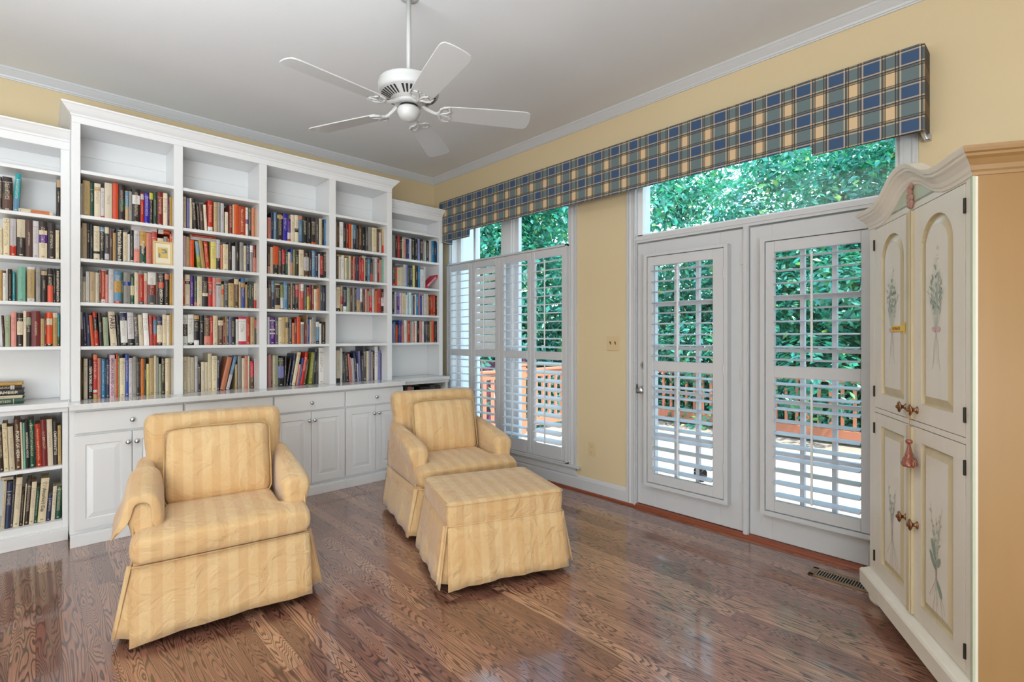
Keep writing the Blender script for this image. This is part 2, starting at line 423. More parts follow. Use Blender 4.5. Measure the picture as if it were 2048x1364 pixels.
# ---- door_1: hinged glazed door; window_2: fixed glazed panel beside it; window_3: the transom over both
frm = MB()
casing_v(frm, 2.12, 2.205, 0, 2.62, 1); casing_v(frm, .425, .50, 0, 2.62, -1); frm.box(WX-.018, WX+.01, .425, 2.205, 2.60, 2.70)
frm.box(WX-.011, WX+WT, 1.283, 1.318, 0, 2.022)          # mullion post
frm.box(WX-.017, WX-.011, 1.290, 1.311, 0, 2.021)
frm.box(WX-.012, WX+WT, .51, 2.117, 2.022, 2.072)          # head between door and transom
frm.box(WX-.018, WX-.012, .50, 2.12, 2.040, 2.060)
frm.box(WX, WX+WT, 2.117, 2.131, 0, 2.62); frm.box(WX, WX+WT, .495, .51, 0, 2.62)
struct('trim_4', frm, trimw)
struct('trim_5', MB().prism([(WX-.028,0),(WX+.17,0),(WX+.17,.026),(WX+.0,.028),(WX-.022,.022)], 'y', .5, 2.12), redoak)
w3 = bpy.data.objects.new('window_3', None); C.objects.link(w3); w3.location = (WX, 1.3, 2.07); w3['kind'] = 'structure'
m = MB()
m.box(3.36, 3.47, .50, 2.12, 2.07, 2.088); m.box(3.36, 3.47, .50, 2.12, 2.58, 2.62); m.box(3.36, 3.47, 2.075, 2.12, 2.07, 2.62); m.box(3.36, 3.47, .50, .525, 2.07, 2.62)
m.build('window_frame', white, w3, bevel=.003)
MB().box(3.405, 3.409, .52, 2.08, 2.085, 2.59).build('window_pane', glass, w3)

def glazed_slab(nm, y0, y1, z0, z1, gy0, gy1, gz0, gz1, xs=(3.352, 3.397)):
    r = bpy.data.objects.new(nm, None); C.objects.link(r); r.location = (xs[0], (y0+y1)/2, z0); r['kind'] = 'structure'
    m = MB(); a, b = xs
    m.box(a, b, y0, gy0, z0, z1); m.box(a, b, gy1, y1, z0, z1); m.box(a, b, gy0, gy1, z0, gz0); m.box(a, b, gy0, gy1, gz1, z1)
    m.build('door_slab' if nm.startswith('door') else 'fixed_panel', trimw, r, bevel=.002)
    g = MB()
    for i in (1, 2):
        y = gy0 + (gy1-gy0)*i/3; g.box(a+.006, b-.006, y-.012, y+.012, gz0, gz1)
    for i in range(1, 5):
        z = gz0 + (gz1-gz0)*i/5; g.box(a+.0075, b-.0075, gy0, gy1, z-.0115, z+.0115)
    g.build('glazing_bars', trimw, r)  # darker trim paint stands in for the bars' unlit side
    MB().box((a+b)/2-.002, (a+b)/2+.002, gy0, gy1, gz0, gz1).build('window_pane', glass, r)
    return r
d1 = glazed_slab('door_1', 1.322, 2.114, .032, 2.012, 1.475, 1.965, .255, 1.865)
w2 = glazed_slab('window_2', .512, 1.280, .030, 2.012, .64, 1.145, .255, 1.865)
m = MB(); m.lathe([(.0,0),(.033,0),(.033,-.006),(.026,-.012),(.012,-.014),(.010,-.036),(.018,-.042),(.026,-.050),(.027,-.060),(.020,-.068),(0,-.069)], (3.352, 2.058, .902), 20, 'x')
m.build('door_knob', chrome, d1, smooth=True)
m = MB(); m.lathe([(0,0),(.031,0),(.031,-.006),(.024,-.012),(0,-.013)], (3.352, 2.058, 1.088), 20, 'x'); m.box(3.318, 3.342, 2.055, 2.061, 1.072, 1.104)
m.build('deadbolt', chrome, d1, smooth=False)
MB().box(3.343, 3.353, 2.116, 2.122, .87, .94).build('strike_plate', darkm, d1)
for z in (.25, 1.02, 1.78):
    m = MB(); m.lathe([(0,0),(.0075,0),(.0075,.10),(0,.10)], (3.343, 1.319, z), 10); m.box(3.343, 3.349, 1.322, 1.338, z, z+.1)
    m.build('hinge', trimw, d1)
# octagonal window sticker low on the door glass
st = MB(); st.prism([(1.622+.052*math.cos(R(22.5+45*i)), .345+.060*math.sin(R(22.5+45*i))) for i in range(8)], 'x', 3.3685, 3.3700)
sk = st.build('window_sticker', mat('sticker_grey', (.05,.055,.055), .5), d1)
st = MB()
for a in (10, 70, 130, 190, 250, 310):
    c_, s_ = math.cos(R(a)), math.sin(R(a)); st.add([(3.368, 1.622+.006*s_, .345-.006*c_*.2), (3.368, 1.622-.002*s_+.046*c_, .345+.052*s_+.002*c_), (3.368, 1.622+.002*s_+.046*c_, .345+.052*s_-.002*c_)], [(0,1,2)])
st.build('window_sticker_lines', white, d1)

# ------------------------------------------------------------ plantation shutters
def slat_mesh(L, chord, th):
    pts = []
    for i in range(14):
        a = 2*PI*i/14; pts.append((chord/2*math.copysign(abs(math.cos(a))**.9, math.cos(a)), th/2*math.sin(a)*(1.0)))
    mb = MB(); mb.prism(pts, 'y', -L/2, L/2)
    return mb
def shutter(label, group, y0, y1, z0, z1, ops, x, tilts, hinge_side, depth=.028, lm=None):
    lm = lm or white
    # one hinged panel; ops: (y0,y1,z0,z1,count) openings from top to bottom
    t = thing('plantation_shutter', label, 'shutter', (x, (y0+y1)/2, z0), 0, group)
    m = MB(); a, b = x-depth/2, x+depth/2
    oy0, oy1 = ops[0][0], ops[0][1]
    m.box(a, b, y0, oy0, z0, z1); m.box(a, b, oy1, y1, z0, z1)
    m.box(a, b, oy0, oy1, ops[0][3], z1); m.box(a, b, oy0, oy1, ops[1][3], ops[0][2]); m.box(a, b, oy0, oy1, z0, ops[1][2])
    m.build('shutter_frame', trimw, t, bevel=.003)
    for (py0, py1, pz0, pz1, n), tilt in zip(ops, tilts):
        L = py1-py0-.003; sp = (pz1-pz0)/n; ch = .080 if sp > .066 else .070
        me = None
        for k in range(n):
            z = pz0 + sp*(k+.5)
            if me is None:
                o = slat_mesh(L, ch, .0105).build('louver', lm, t, local=True, smooth=False); me = o.data
            else:
                o = bpy.data.objects.new('louver', me); C.objects.link(o); o.parent = t
            o.location = (0, (py0+py1)/2 - t.location[1], z - z0); o.rotation_euler = (0, -R(tilt), 0)
        c, s_ = math.cos(R(tilt)), math.sin(R(tilt))
        xr = x - ch/2*c - .008; zr = - ch/2*s_
        yc = py0 + (py1-py0)*.52
        m = MB(); m.box(xr-.006, xr+.004, yc-.006, yc+.006, pz0+sp*.45+zr, pz1-sp*.3+zr)
        m.build('tilt_rod', white, t, bevel=.002)
    yh = y0 if hinge_side < 0 else y1
    for z in (z0+.18, (z0+z1)/2, z1-.2):
        m = MB(); m.lathe([(0,0),(.005,0),(.005,.06),(0,.06)], (a-.003, yh, z), 8); m.build('hinge', trimw, t)
    return t
SX = 3.318
G1 = 'shutter panels on the tall window'
wops = [(4.130,4.445),(3.710,4.022),(3.263,3.578),(2.842,3.167)]
bnds = [(4.080,4.492),(3.650,4.070),(3.216,3.635),(2.805,3.206)]
labs = ['leftmost shutter panel of the tall window, next to the bookcase, slats open',
        'second shutter panel of the tall window with its upper slats closed',
        'third shutter panel of the tall window, slats open to the white mullion',
        'rightmost shutter panel of the tall window, its lower slats thick and tilted']
tl = [(8, 3), (62, 4), (12, 4), (6, 20)]
for (o0, o1), (b0, b1), lb, tt, hs in zip(wops, bnds, labs, tl, (1, -1, 1, -1)):
    shutter(lb, G1, b0, b1, .225, 2.085, [(o0, o1, 1.172, 2.015, 11), (o0, o1, .337, 1.100, 10)], SX, tt, hs)
m = MB()   # the frame the four panels hang in
m.box(3.298, 3.346, 2.785, 2.803, .205, 2.105); m.box(3.298, 3.346, 4.494, 4.512, .205, 2.105); m.box(3.298, 3.346, 2.785, 4.512, 2.087, 2.105); m.box(3.298, 3.346, 2.785, 4.512, .208, .223); m.box(3.310, 3.346, 3.636, 3.649, .22, 2.087)
m.build('shutter_surround', trimw, w1, bevel=.002)
def door_shutter(label, y0, y1, oy0, oy1, par):
    m = MB(); a, b = 3.292, 3.352
    m.box(a, b, y0, y0+.026, .222, 1.900); m.box(a, b, y1-.026, y1, .222, 1.900); m.box(a, b, y0, y1, 1.900, 1.922); m.box(a, b, y0, y1, .195, .222)
    m.build('shutter_surround', trimw, par)
    return shutter(label, 'shutters on the glazed doors', y0+.029, y1-.029, .226, 1.896, [(oy0, oy1, 1.127, 1.828, 9), (oy0, oy1, .295, 1.055, 10)], 3.312, (3, 6), -1, lm=trimw)  # darker paint on these louvers stands in for their backlit shade
door_shutter('shutter on the hinged door with the chrome knob', 1.400, 2.028, 1.503, 1.955, d1)
door_shutter('shutter on the fixed glazed panel beside the armoire', .585, 1.196, .667, 1.114, w2)

# ------------------------------------------------------------ valance
VL = (3.20, 2.43, 2.32)
va = thing('valance', 'long blue plaid upholstered valance above the window and doors', 'valance', VL)
plaid = plaid_material(VL)
vy0, vy1, vx0, vx1 = .378, 4.485, 3.178, WX
def vout(r):    # plan outline of front board
    return None
m = MB()
# elevation outline (y,z), stepped lower edge with tabs at both ends
el = [(vy0+.012, 2.328), (.872, 2.332), (.880, 2.392), (3.972, 2.392), (3.980, 2.322), (vy1, 2.322), (vy1, 2.752), (vy1-.01, 2.762), (vy0+.02, 2.766), (vy0+.004, 2.758)]
m.prism(el, 'x', vx0, vx0+.022)
m.prism([(vx0+.002, 2.335), (vx1, 2.345), (vx1, 2.775), (vx0+.002, 2.762)], 'y', vy0, vy0+.02)
m.box(vx0, vx1, vy1-.02, vy1, 2.322, 2.76)
m.box(vx0+.01, vx1, vy0+.01, vy1-.01, 2.745, 2.762)
m.build('valance_cover', plaid, va, bevel=.009, bseg=3)
m = MB(); m.tube([(vx0, vy0+.01, 2.330), (vx0-.001, .872, 2.333), (vx0-.001, .880, 2.390), (vx0-.001, 3.972, 2.390), (vx0-.001, 3.98, 2.322), (vx0-.001, vy1, 2.322)], .005, 6)
m.build('piping', plaid, va)
m = MB(); m.box(3.22, 3.34, .385, .40, 2.322, 2.34); m.box(3.30, 3.345, .37, .40, 2.315, 2.345); m.lathe([(0,0),(.008,0),(.008,.01),(0,.012)], (3.31, .38, 2.315), 8)
m.build('mounting_bracket', mat('zinc', (.6,.6,.62), .3, 1), va, bevel=.002)

# ------------------------------------------------------------ wall plates, floor register
t = thing('light_switch', 'ivory double toggle light switch on the yellow wall', 'light switch', (WX, 2.334, 1.196))
MB().box(WX-.006, WX, 2.277, 2.392, 1.192, 1.308).build('switch_plate', ivory, t, bevel=.003, bseg=2)
for y in (2.311, 2.357):
    m = MB(); m.prism([(WX-.006, 1.242), (WX-.016, 1.262), (WX-.014, 1.268), (WX-.006, 1.262)], 'y', y-.004, y+.004); m.build('toggle', mat('toggle_brown', lin((120,92,64)), .5), t)
t = thing('wall_outlet', 'ivory duplex outlet low on the yellow wall', 'outlet', (WX, 2.545, .315))
MB().box(WX-.006, WX, 2.508, 2.584, .315, .430).build('outlet_plate', ivory, t, bevel=.003, bseg=2)
for z in (.347, .396):
    m = MB(); m.lathe([(0,0),(.016,0),(.016,-.009),(0,-.009)], (WX, 2.546, z), 16, 'x'); rr = m.build('receptacle', ivory, t)
    m = MB(); m.box(WX-.0098, WX-.008, 2.539, 2.541, z-.004, z+.006); m.box(WX-.0098, WX-.008, 2.551, 2.553, z-.004, z+.006); m.box(WX-.0098, WX-.008, 2.544, 2.548, z-.012, z-.008)
    m.build('slots', mat('socket_slot', lin((110,84,60)), .6), t)
t = thing('floor_register', 'brown metal floor vent by the doors in front of the armoire', 'floor vent', (3.125, .70, 0))
bz = mat('bronze_metal', lin((140,118,92)), .45, .3)
m = MB(); X0, X1, Y0, Y1 = 3.072, 3.190, .49, .868
m.box(X0, X0+.022, Y0, Y1, 0, .006); m.box(X1-.022, X1, Y0, Y1, 0, .006); m.box(X0, X1, Y0, Y0+.03, 0, .006); m.box(X0, X1, Y1-.03, Y1, 0, .006)
m.build('register_frame', bz, t, bevel=.002)
MB().box(X0+.01, X1-.01, Y0+.02, Y1-.02, .0005, .0015).build('duct_dark', blackm, t)  # thin black sheet stands in for the unlit duct below
m = MB()
for k in range(26):
    y = Y0+.034 + k*(Y1-Y0-.068)/25; m.box(X0+.02, X1-.02, y-.0016, y+.0016, .0015, .005)
m.build('grille', mat('grille_bars', lin((196,180,160)), .4, .4), t)

# ------------------------------------------------------------ built-in bookcases
def panel_slab(mb, mp, x0, x1, z0, z1, p, th=.02, arch=0, dep=.008, wide=.026, mi=0, mg=0, mf=0):
    """a door slab with a raised (and, with arch, round-topped) panel; mp(u, w, out) places a point"""
    px0, px1, pz0, pz1 = p
    def outline(d):
        a, b, c, e = px0+d, px1-d, pz0+d, pz1-d
        if not arch: return [(a,c),(b,c),(b,e),(a,e)]
        r = (b-a)/2; cx = (a+b)/2; sp = pz1-(px1-px0)/2*arch; rz = (px1-px0)/2*arch - d
        q = [(a,c),(b,c)] + [(cx+r*math.cos(R(t)), sp+rz*math.sin(R(t))) for t in range(0, 181, 12)]
        return q
    def q(pts, f, m): mb.add([mp(*v) for v in pts], f, m)
    A = outline(0)
    # face around the panel
    q([(x0,z0,0),(px0,z0,0),(px0,z1,0),(x0,z1,0)], [(0,1,2,3)], mi); q([(px1,z0,0),(x1,z0,0),(x1,z1,0),(px1,z1,0)], [(0,1,2,3)], mi)
    q([(px0,z0,0),(px1,z0,0),(px1,pz0,0),(px0,pz0,0)], [(0,1,2,3)], mi)
    top = A[2:]
    for a, b in zip(top[:-1], top[1:]):
        q([(*a,0),(*b,0),(b[0],z1,0),(a[0],z1,0)], [(0,1,2,3)], mi)
    rings = [(outline(0),0),(outline(.003),-dep),(outline(.007),-dep),(outline(.007+wide),-.001)]
    for k in range(3):
        P, Q = rings[k], rings[k+1]; n = len(P[0])
        for i in range(n):
            j = (i+1) % n
            q([(*P[0][i],P[1]),(*P[0][j],P[1]),(*Q[0][j],Q[1]),(*Q[0][i],Q[1])], [(0,1,2,3)], mg if k == 2 else (mg if k < 2 else mi))
    L = rings[3]; q([(*v, L[1]) for v in L[0]], [tuple(range(len(L[0])))], mf)
    # edges and back
    bx = [(x0,z0),(x1,z0),(x1,z1),(x0,z1)]
    for i in range(4):
        a, b = bx[i], bx[(i+1) % 4]; q([(*a,0),(*b,0),(*b,-th),(*a,-th)], [(0,1,2,3)], mi)
    q([(*a,-th) for a in bx], [(0,1,2,3)], mi)

def knob_mb(x, y, z, r=.0155):
    m = MB(); k = r/.0155
    m.lathe([(0,0),(.009*k,0),(.008*k,-.003),(.0055*k,-.006),(.0055*k,-.014),(.013*k,-.018),(r,-.024),(.013*k,-.029),(.006*k,-.032),(0,-.033)], (x, y, z), 18, 'y')
    return m

cab = mat('cabinet_white_paint', (.82,.82,.82), .22, bump=(25,.02))
SH = [2.388, 2.097, 1.815, 1.530, 1.243]       # tops of the shelves
ST = [(.165,.209),(.716,.771),(1.287,1.343),(1.858,1.916),(2.423,2.472)]
FY, BY = 4.26, 4.56
CT = .888
bc = thing('bookcase', 'tall white central bookcase with four bays above the long counter', 'bookcase', (1.32, 4.42, CT))
for i, (a, b) in enumerate(ST):
    m = MB(); m.box(a, b, FY, BY-.0005, CT, 2.6825)
    if i == 0: m.box(a, a+.02, BY-.0005, 4.80, CT, 2.6825)
    elif i == 4: m.box(b-.02, b, BY-.0005, 4.80, CT, 2.6825)
    m.build('upright', cab, bc, bevel=.0015)
bays = [(ST[i][1]-.006, ST[i+1][0]+.006) for i in range(4)]
for a, b in bays:
    for z in SH:
        MB().box(a, b, FY+.008, BY, z-.022, z).build('shelf', cab, bc, bevel=.0015)
MB().box(.186, 2.451, BY, BY+.012, CT, 2.6825).box(.18, 2.46, BY-.006, BY, 2.555, 2.60).build('back_panel', cab, bc)
m = MB(); m.box(.165, 2.472, FY, 4.80, 2.683, 2.73)
m.build('frieze', cab, bc, bevel=.0015)
def cornice(x0, x1, yf, zb, zt, pr, yb, left=True, right=True):
    """a flared cornice that returns to the wall at its free ends"""
    prof = [(0, zb), (.006, zb+.004), (.008, zb+.014), (.45*pr, zb+.4*(zt-zb)), (.85*pr, zb+.78*(zt-zb)), (pr, zt-.010), (pr, zt)]
    rings = []
    for o, z in prof:
        l = x0-(o if left else 0); r = x1+(o if right else 0); rings.append([(l, yb, z), (l, yf-o, z), (r, yf-o, z), (r, yb, z)])
    return MB().loft(rings, True)
cornice(.165, 2.472, FY, 2.725, 2.797, .052, 4.81).build('cornice', cab, bc)

def side_unit(label, x0, x1, ox0, ox1, px0, px1):
    """a lower side bookcase: shelves above and below its own counter"""
    f, bk = 4.425, 4.66
    t = thing('bookcase', label, 'bookcase', ((x0+x1)/2, 4.55, 0))
    for a, b in ((x0, ox0), (ox1, x1)):
        MB().box(a, b, f, bk-.0005, .887, 2.5425).build('upright', cab, t, bevel=.0015)
    for z in SH: MB().box(ox0-.002, ox1+.002, f+.006, bk, z-.022, z).build('shelf', cab, t, bevel=.0015)
    MB().box(x0, x1, bk, 4.80, .887, 2.5425).box(ox0, ox1, bk-.005, bk, 2.47, 2.50).build('back_panel', cab, t)
    MB().box(x0, x1, f, 4.80, 2.543, 2.598).build('frieze', cab, t)
    cornice(x0, x1, f, 2.592, 2.664, .05, 4.81, False, False).build('cornice', cab, t)
    MB().box(px0, px1, 4.285, 4.80, .853, .886).box(px0, px1, 4.305, 4.33, .824, .853).build('countertop', cab, t, bevel=.002)
    m = MB(); m.box(px0, ox0-.005, 4.32, 4.80, .06, .84); m.box(ox1+.005, px1, 4.32, 4.80, .06, .84); m.box(ox0-.005, ox1+.005, 4.3202, 4.345, .06, .127); m.box(ox0-.005, ox1+.005, 4.70, 4.72, .06, .84); m.box(ox0-.005, ox1+.005, 4.345, 4.70, .10, .127)
    m.build('lower_carcass', cab, t, bevel=.0015)
    MB().box(ox0-.006, ox1+.006, 4.326, 4.70, .458, .480).build('shelf', cab, t, bevel=.0015)
    MB().box(px0, px1, 4.298, 4.33, 0, .076).box(px0, px1, 4.300, 4.33, .076, .082).build('plinth', cab, t, bevel=.002)
    return t
side_unit('white bookcase cut off by the left edge, lower than the central one', -.62, .164, -.56, .118, -.62, .151)
side_unit('white bookcase in the corner beside the tall window, lower than the central one', 2.473, 3.184, 2.53, 3.138, 2.514, 3.176)

# base cabinets and the counter
ux = [(.174,.746),(.761,1.343),(1.355,1.929),(1.943,2.508)]
edges = [.152, .7535, 1.349, 1.936, 2.512]
names = ['leftmost white base cabinet, under the counter beside the open lower shelves',
         'second white base cabinet, mostly behind the left armchair',
         'third white base cabinet, its doors visible between the two armchairs',
         'rightmost white base cabinet, partly hidden by the armchair with the ottoman']
for i in range(4):
    a, b = edges[i], edges[i+1]; x0, x1 = ux[i]
    t = thing('base_cabinet', names[i], 'cabinet', ((a+b)/2, 4.45, 0), 0, 'base cabinets under the long counter')
    MB().box(a+.0005, b-.0005, 4.14, 4.79, .06, .846).build('body', cab, t)
    MB().box(a+.0003, b-.0003, 4.100, 4.14, 0, .068).box(a+.0003, b-.0003, 4.104, 4.14, .068, .076).build('plinth', cab, t, bevel=.0015)
    dr = MB().box(x0, x1, 4.118, 4.1395, .699, .834).build('drawer', cab, t, bevel=.004, bseg=2)
    xc = (x0+x1)/2
    k = knob_mb(xc, 4.118, .762); kk = k.build('knob', chrome, dr, smooth=True)
    for s in (0, 1):
        u0, u1 = (x0, xc-.002) if s == 0 else (xc+.002, x1)
        m = MB(); panel_slab(m, lambda u, w_, o: (u, 4.119-o, w_), u0, u1, .101, .684, (u0+.052, u1-.052, .158, .627), th=.020, dep=.007, wide=.030)
        d = m.build('door', cab, t)
        kx = xc-.022 if s == 0 else xc+.024
        knob_mb(kx, 4.119, .617).build('knob', chrome, d, smooth=True)
m = MB(); m.box(.150, 2.514, 4.085, 4.80, .850, CT)
tag(m.build('countertop', mat('counter_white_gloss', (.80,.80,.80), .10, coat=.3, bump=(10,.01)), bevel=.003, bseg=2), 'long glossy white counter over the base cabinets', 'countertop')

# ------------------------------------------------------------ books
PAL = {'c': ((226,210,182),'cream'), 'w': ((232,228,222),'white'), 't': ((196,168,128),'tan'), 'b': ((22,19,19),'black'),
 'n': ((92,62,50),'brown'), 'k': ((42,26,22),'dark brown'), 'r': ((196,48,40),'red'), 'o': ((228,82,42),'orange-red'),
 'm': ((124,36,36),'maroon'), 'p': ((222,150,140),'pink'), 'P': ((232,196,206),'pale pink'), 'g': ((30,72,50),'dark green'),
 'G': ((156,166,136),'sage green'), 'u': ((34,44,78),'navy'), 'B': ((62,84,160),'blue'), 'N': ((36,130,176),'bright blue'),
 's': ((104,142,168),'steel blue'), 'i': ((180,205,225),'pale blue'), 'T': ((58,160,166),'teal'), 'A': ((134,196,170),'pale green'), 'y': ((226,208,120),'yellow'),
 'l': ((150,146,140),'grey'), 'd': ((76,74,76),'dark grey'), 'v': ((88,52,132),'purple'), 'a': ((218,132,94),'salmon'),
 'L': ((140,140,184),'lavender'), 'C': ((204,198,198),'pale grey'), 'O': ((194,152,88),'ochre'), 'e': ((140,144,76),'olive'),
 'q': ((200,38,74),'crimson'), 'V': ((52,44,160),'violet-blue'), 'R': ((190,70,56),'brick red')}
def book_mat(code):
    nm = 'book_' + PAL[code][1].replace(' ', '_').replace('-', '_')
    if nm in MT: return MT[nm]
    m, n, b = nodes_mat(nm); MT[nm] = m
    col = lin(PAL[code][0]); lum = .3*col[0]+.6*col[1]+.1*col[2]
    u = N(n, 'ShaderNodeUVMap'); u.uv_map = 'spine'; s = N(n, 'ShaderNodeSeparateXYZ'); n.links.new(u.outputs[0], s.inputs[0])
    r = N(n, 'ShaderNodeUVMap'); r.uv_map = 'chance'; q = N(n, 'ShaderNodeSeparateXYZ'); n.links.new(r.outputs[0], q.inputs[0])
    U, V, r1, r2 = s.outputs[0], s.outputs[1], q.outputs[0], q.outputs[1]
    # small illegible lettering that runs down the middle of the spine
    t = N(n, 'ShaderNodeTexNoise'); t.inputs['Scale'].default_value = 1; t.inputs['Detail'].default_value = 1.5; t.inputs['Roughness'].default_value = .7
    n.links.new(comb(n, mth(n, 'MULTIPLY', U, 7.0), mth(n, 'MULTIPLY', V, 85.0), mth(n, 'MULTIPLY', r1, 91)), t.inputs['Vector'])
    mk = mth(n, 'GREATER_THAN', t.outputs[0], .53)
    du = mth(n, 'ABSOLUTE', mth(n, 'SUBTRACT', U, .5)); mk = mth(n, 'MULTIPLY', mk, mth(n, 'LESS_THAN', du, mth(n, 'ADD', .12, mth(n, 'MULTIPLY', r2, .2))))
    dv = mth(n, 'ABSOLUTE', mth(n, 'SUBTRACT', V, mth(n, 'ADD', .5, mth(n, 'MULTIPLY', r2, .14)))); mk = mth(n, 'MULTIPLY', mk, mth(n, 'LESS_THAN', dv, mth(n, 'ADD', .12, mth(n, 'MULTIPLY', r1, .26))))
    foot = mth(n, 'MULTIPLY', mth(n, 'LESS_THAN', mth(n, 'ABSOLUTE', mth(n, 'SUBTRACT', V, .055)), .016), mth(n, 'LESS_THAN', du, .2))
    foot = mth(n, 'MULTIPLY', foot, mth(n, 'GREATER_THAN', r1, .35))
    rules = mth(n, 'MULTIPLY', mth(n, 'LESS_THAN', mth(n, 'ABSOLUTE', mth(n, 'SUBTRACT', V, mth(n, 'ADD', .8, mth(n, 'MULTIPLY', r1, .1)))), .006), mth(n, 'GREATER_THAN', r2, .55))
    mk = mth(n, 'MAXIMUM', mth(n, 'MAXIMUM', mk, foot), rules)
    mk = mth(n, 'MULTIPLY', mk, mth(n, 'GREATER_THAN', V, .012)); mk = mth(n, 'MULTIPLY', mk, mth(n, 'LESS_THAN', V, .985))
    ink = lin((222,206,176)) if lum < .28 else lin((96,74,62))
    mk = mth(n, 'MULTIPLY', mk, .68 if lum < .28 else .58)
    hs = N(n, 'ShaderNodeHueSaturation'); hs.inputs['Color'].default_value = (*col, 1)
    n.links.new(mth(n, 'ADD', .74, mth(n, 'MULTIPLY', r2, .30)), hs.inputs['Value']); n.links.new(mth(n, 'ADD', .498, mth(n, 'MULTIPLY', r1, .010)), hs.inputs['Hue']); n.links.new(mth(n, 'ADD', .95, mth(n, 'MULTIPLY', r1, .3)), hs.inputs['Saturation'])
    n.links.new(mixc(n, mk, hs.outputs[0], ink), b.inputs['Base Color']); b.inputs['Roughness'].default_value = .42
    return m

class BookMB(MB):
    def __init__(s):
        super().__init__(); s.uv = {'spine': [], 'chance': []}; s.codes = ['pages']
    def mi(s, c):
        if c not in s.codes: s.codes.append(c)
        return s.codes.index(c)
    def face(s, pts, mi, uvs=None, ch=(.5,.5)):
        o = len(s.v); s.v += [tuple(p) for p in pts]; s.f.append(list(range(o, o+len(pts)))); s.m.append(mi)
        s.uv['spine'] += (uvs or [(0,0)]*len(pts)); s.uv['chance'] += [ch]*len(pts)
    def mats(s): return [pages if c == 'pages' else book_mat(c) for c in s.codes]
    def book(s, w_, h, d, base, bands, ch, M):
        """spine in the plane y=0 facing -y, x 0..w_, z 0..h, the covers run back to y=d"""
        def f(pts, mi, uvs=None): s.face([M @ Vector(p) for p in pts], mi, uvs, ch)
        cuts = sorted({0.0, 1.0, *[v for _, a, b_ in bands for v in (a, b_)]})
        bow = min(.004, w_*.16)
        xs = [(0,bow),(w_*.25,.3*bow),(w_*.5,0),(w_*.75,.3*bow),(w_,bow)] if w_ > .018 else [(0,bow),(w_*.5,0),(w_,bow)]
        for a, b_ in zip(cuts[:-1], cuts[1:]):
            c = base
            for bc_, p, q in bands:
                if p <= a+1e-6 and q >= b_-1e-6: c = bc_
            for (x0, y0), (x1, y1) in zip(xs[:-1], xs[1:]):
                f([(x0,y0,a*h),(x1,y1,a*h),(x1,y1,b_*h),(x0,y0,b_*h)], s.mi(c), [(x0/w_,a),(x1/w_,a),(x1/w_,b_),(x0/w_,b_)])
        mc = s.mi(base); th = min(.002, w_*.12)
        f([(0,bow,0),(0,bow,h),(0,d,h),(0,d,0)], mc); f([(w_,bow,0),(w_,d,0),(w_,d,h),(w_,bow,h)], mc)
        f([(0,d,0),(0,d,h),(th,d,h),(th,d,0)], mc); f([(w_-th,d,0),(w_-th,d,h),(w_,d,h),(w_,d,0)], mc)
        for z in (0, h):       # top and bottom: boards, spine hollow, page block set a little lower
            zz = z-.004 if z else .004; 
            for (x0, x1) in ((0, th), (w_-th, w_)): f([(x0,bow,z),(x1,bow,z),(x1,d,z),(x0,d,z)], mc)
            f([(x, y, z) for x, y in xs] + [(w_,bow+.002,z),(0,bow+.002,z)], mc)
            f([(th,bow+.002,zz),(w_-th,bow+.002,zz),(w_-th,d-.004,zz),(th,d-.004,zz)], 0)
            f([(th,bow+.002,z),(w_-th,bow+.002,z),(w_-th,bow+.002,zz),(th,bow+.002,zz)], mc)
            for x in (th, w_-th): f([(x,bow+.002,z),(x,d,z),(x,d,zz),(x,bow+.002,zz)], mc)
        f([(th,d-.004,.004),(w_-th,d-.004,.004),(w_-th,d-.004,h-.004),(th,d-.004,h-.004)], 0)

cth, sth = math.cos(TH), math.sin(TH)
def onplane(px, py, yf):       # where the line of sight of a photo point meets the row's front plane
    a = (px-1024)/999.0; b = -(py-672.5)/999.0
    rx, ry = cth + a*sth, sth - a*cth
    t = yf/ry; return rx*t, 1.309 + b*t
